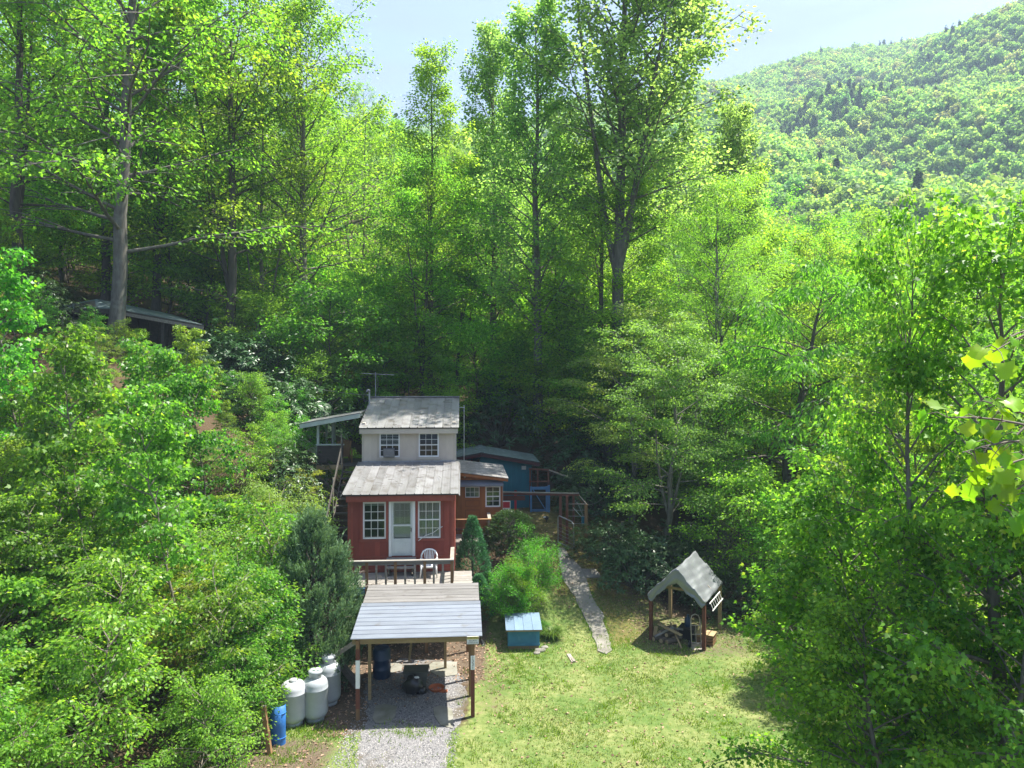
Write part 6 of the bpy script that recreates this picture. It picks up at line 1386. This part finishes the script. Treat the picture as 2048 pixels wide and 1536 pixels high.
# twigs and debris on the roofs, litter on the carport roof
wd = Wood()
for i in range(60):
    u, v = rng.uniform(.2, 3.4), rng.uniform(.2, 3.5); q = oncp(u, v, zr(v)+.03); a = rng.uniform(0, 3.14); L_ = rng.uniform(.04, .16); wd.tube(np.array([[q.x-math.cos(a)*L_, q.y-math.sin(a)*L_, q.z], [q.x+math.cos(a)*L_, q.y+math.sin(a)*L_, q.z+.01]]), np.array([.008, .005]), 3)
for i in range(46):
    q = oncp(1.75+rng.normal()*.22, (3.5 if i % 2 else 2.5)+rng.normal()*.06, 0); q.z = zr(3.5 if i % 2 else 2.5)+.04+rng.uniform(0, .05); a = rng.uniform(0, 3.14); L_ = rng.uniform(.08, .2); wd.tube(np.array([[q.x-math.cos(a)*L_, q.y-math.sin(a)*L_, q.z], [q.x+math.cos(a)*L_, q.y+math.sin(a)*L_, q.z+.02]]), np.array([.009, .005]), 3)
for i in range(26):
    u, v = rng.uniform(.3, 3.7), rng.uniform(0, 3.4); q = onhouse(u, v, 5.47+(6.08-5.40)*(v+.38)/4.1+.01); a = rng.uniform(0, 3.14); L_ = rng.uniform(.05, .22); wd.tube(np.array([[q.x-math.cos(a)*L_, q.y-math.sin(a)*L_, q.z], [q.x+math.cos(a)*L_, q.y+math.sin(a)*L_, q.z+.01]]), np.array([.009, .005]), 3)
for i in range(14):
    u, v = rng.uniform(.3, 3.7), rng.uniform(3.6, 7.2); q = onhouse(u, v, 7.56+(8.70-7.56)*(v-3.44)/4.16+.05); a = rng.uniform(0, 3.14); L_ = rng.uniform(.05, .25); wd.tube(np.array([[q.x-math.cos(a)*L_, q.y-math.sin(a)*L_, q.z], [q.x+math.cos(a)*L_, q.y+math.sin(a)*L_, q.z+.01]]), np.array([.009, .005]), 3)
tag(link(bpy.data.objects.new('roof_debris', wd.mesh('roof_debris', M_twig))), 'fallen twigs scattered on the metal roofs', 'twigs', kind='stuff')

# forest on the mountain: crowns instanced over one object
cols = [((.13,.25,.06), (.32,.48,.14)), ((.11,.23,.07), (.26,.43,.14)), ((.08,.19,.065), (.20,.37,.13)), ((.15,.19,.08), (.32,.36,.17)), ((.025,.06,.03), (.07,.13,.055))]
coll = bpy.data.collections.new('far_crowns')
for i, (d_, l_) in enumerate(cols):
    m = leafm('far_leaf_%d' % i, d_, l_, .45, .7, .02)
    r2 = np.random.default_rng(60+i); n = 640; d = rand_unit(r2, n); d[:, 2] = np.where(d[:, 2] < -.2, -d[:, 2], d[:, 2]); lum = (1+.30*np.sin(d[:, 0]*5+i)*np.sin(d[:, 1]*6+i))*r2.uniform(.7, 1.12, n)
    sc = np.array([4.2, 4.2, 5.2]) if i != 4 else np.array([2.6, 2.6, 7.])
    k = (1-np.clip(d[:, 2:3], 0, 1)*.75) if i == 4 else 1.0
    c = d*np.array([1, 1, 1])*sc*lum[:, None]; 
    if i == 4: c[:, :2] *= (1-np.clip(c[:, 2:3]/7.5, 0, .9))
    V, Fc = leaves(c, norm(np.cross(d, r2.normal(size=(n, 3)))-d*.2), norm(d*.6+np.array([0, 0, .4])+r2.normal(size=(n, 3))*.9), r2.uniform(.8, 1.7, n), 'round', .1, .25)
    o = bpy.data.objects.new('crown_%d' % i, np_mesh('far_crown_%d' % i, V, [Fc], m, np.clip(r2.normal(.5, .28, n), 0, 1))); coll.objects.link(o)
pts = []
yy = 122.
r3 = np.random.default_rng(5)
while yy < 1080:
    st = 4.3+.0018*yy; xs = np.arange(-.80*yy-20, .92*yy+30, st); xs = xs+r3.uniform(-.4, .4, len(xs))*st; ys = yy+r3.uniform(-.45, .45, len(xs))*st; 
    px = HX+F*xs/ys; far = np.interp(px, [700, 1484], [1000, 700]); keep = (ys < far*1.02) & ((px > 700) | (ys < 300))
    xs, ys = xs[keep], ys[keep]; zs = np.maximum(mountain_z(xs, ys), hfun(xs, np.clip(ys, 0, 300)) if yy < 300 else -99)
    pts.append(np.stack([xs, ys, zs+2.0], 1)); yy += st
pts = np.concatenate(pts)
me = bpy.data.meshes.new('mountain_forest'); me.vertices.add(len(pts)); me.vertices.foreach_set('co', pts.astype(np.float32).ravel())
patch = .5+.5*np.sin(pts[:, 0]*.013+2*np.sin(pts[:, 1]*.009))*np.sin(pts[:, 1]*.017+1.5*np.sin(pts[:, 0]*.011)); hgt_ = pts[:, 2]/380
u = r3.uniform(size=len(pts)); ci = np.select([u < .03*patch, u < .03+.16*hgt_, u < .45+.2*hgt_, u < .88], [4, 3, 1, 0], 2); ci = np.where((patch > .93) & (u < .4), 4, ci)
a = me.attributes.new('ci', 'INT', 'POINT'); a.data.foreach_set('value', ci.astype(np.int32))
a = me.attributes.new('sc', 'FLOAT', 'POINT'); a.data.foreach_set('value', r3.uniform(.38, .95, len(pts))*np.clip(r3.normal(1, .15, len(pts)), .7, 1.4).astype(np.float32))
a = me.attributes.new('rz', 'FLOAT', 'POINT'); a.data.foreach_set('value', r3.uniform(0, 6.28, len(pts)).astype(np.float32))
mf = link(bpy.data.objects.new('mountain_forest', me)); tag(mf, 'hazy spring forest covering the mountainside', 'forest', kind='stuff')
ng = bpy.data.node_groups.new('far_forest', 'GeometryNodeTree'); ng.interface.new_socket('Geometry', in_out='INPUT', socket_type='NodeSocketGeometry'); ng.interface.new_socket('Geometry', in_out='OUTPUT', socket_type='NodeSocketGeometry')
N = ng.nodes; l = ng.links.new; gi = N.new('NodeGroupInput'); go = N.new('NodeGroupOutput'); io = N.new('GeometryNodeInstanceOnPoints'); ci_ = N.new('GeometryNodeCollectionInfo')
ci_.inputs['Collection'].default_value = coll; ci_.inputs['Separate Children'].default_value = True; ci_.inputs['Reset Children'].default_value = True
def named(nm, ty):
    q = N.new('GeometryNodeInputNamedAttribute'); q.data_type = ty; q.inputs[0].default_value = nm; return q.outputs[0]
cx = N.new('ShaderNodeCombineXYZ'); l(named('rz', 'FLOAT'), cx.inputs[2]); io.inputs['Pick Instance'].default_value = True
l(gi.outputs[0], io.inputs['Points']); l(ci_.outputs[0], io.inputs['Instance']); l(named('ci', 'INT'), io.inputs['Instance Index']); l(cx.outputs[0], io.inputs['Rotation']); l(named('sc', 'FLOAT'), io.inputs['Scale']); l(io.outputs[0], go.inputs[0])
md = mf.modifiers.new('forest', 'NODES'); md.node_group = ng
# air
hb = MB().box(-1500, 1700, -120, 1160, -60, 425).build('haze', None); tag(hb, 'thin blue air between the garden and the mountain', 'haze', kind='stuff')
hm_ = bpy.data.materials.new('haze'); hm_.use_nodes = True; n_ = hm_.node_tree.nodes; n_.clear(); vo = n_.new('ShaderNodeVolumePrincipled'); ou = n_.new('ShaderNodeOutputMaterial'); hm_.node_tree.links.new(vo.outputs[0], ou.inputs['Volume'])
vo.inputs['Density'].default_value = .00046; vo.inputs['Color'].default_value = (.62, .82, 1, 1); vo.inputs['Anisotropy'].default_value = 0
hb.data.materials.append(hm_)

# ------------------------------------------------------------------ each look-alike named by its place in its group
ORD = ['leftmost', 'second from left', 'third from left', 'fourth from left', 'fifth from left', 'sixth from left', 'seventh from left', 'eighth from left', 'ninth from left', 'tenth from left', 'eleventh from left', 'twelfth from left', 'thirteenth from left', 'fourteenth from left', 'fifteenth from left', 'sixteenth from left', 'seventeenth from left', 'eighteenth from left', 'nineteenth from left', 'twentieth from left']
same = {}
for o in C.objects:
    if o.parent is None and o.get('group') and o.get('label'): same.setdefault(o['label'], []).append(o)
for lab, os_ in same.items():
    if len(os_) > 1:
        os_.sort(key=lambda o: proj(*o.location)[0])
        for i, o in enumerate(os_):
            w = 'rightmost' if i == len(os_)-1 else ORD[min(i, len(ORD)-1)]
            o['label'] = lab+', '+w
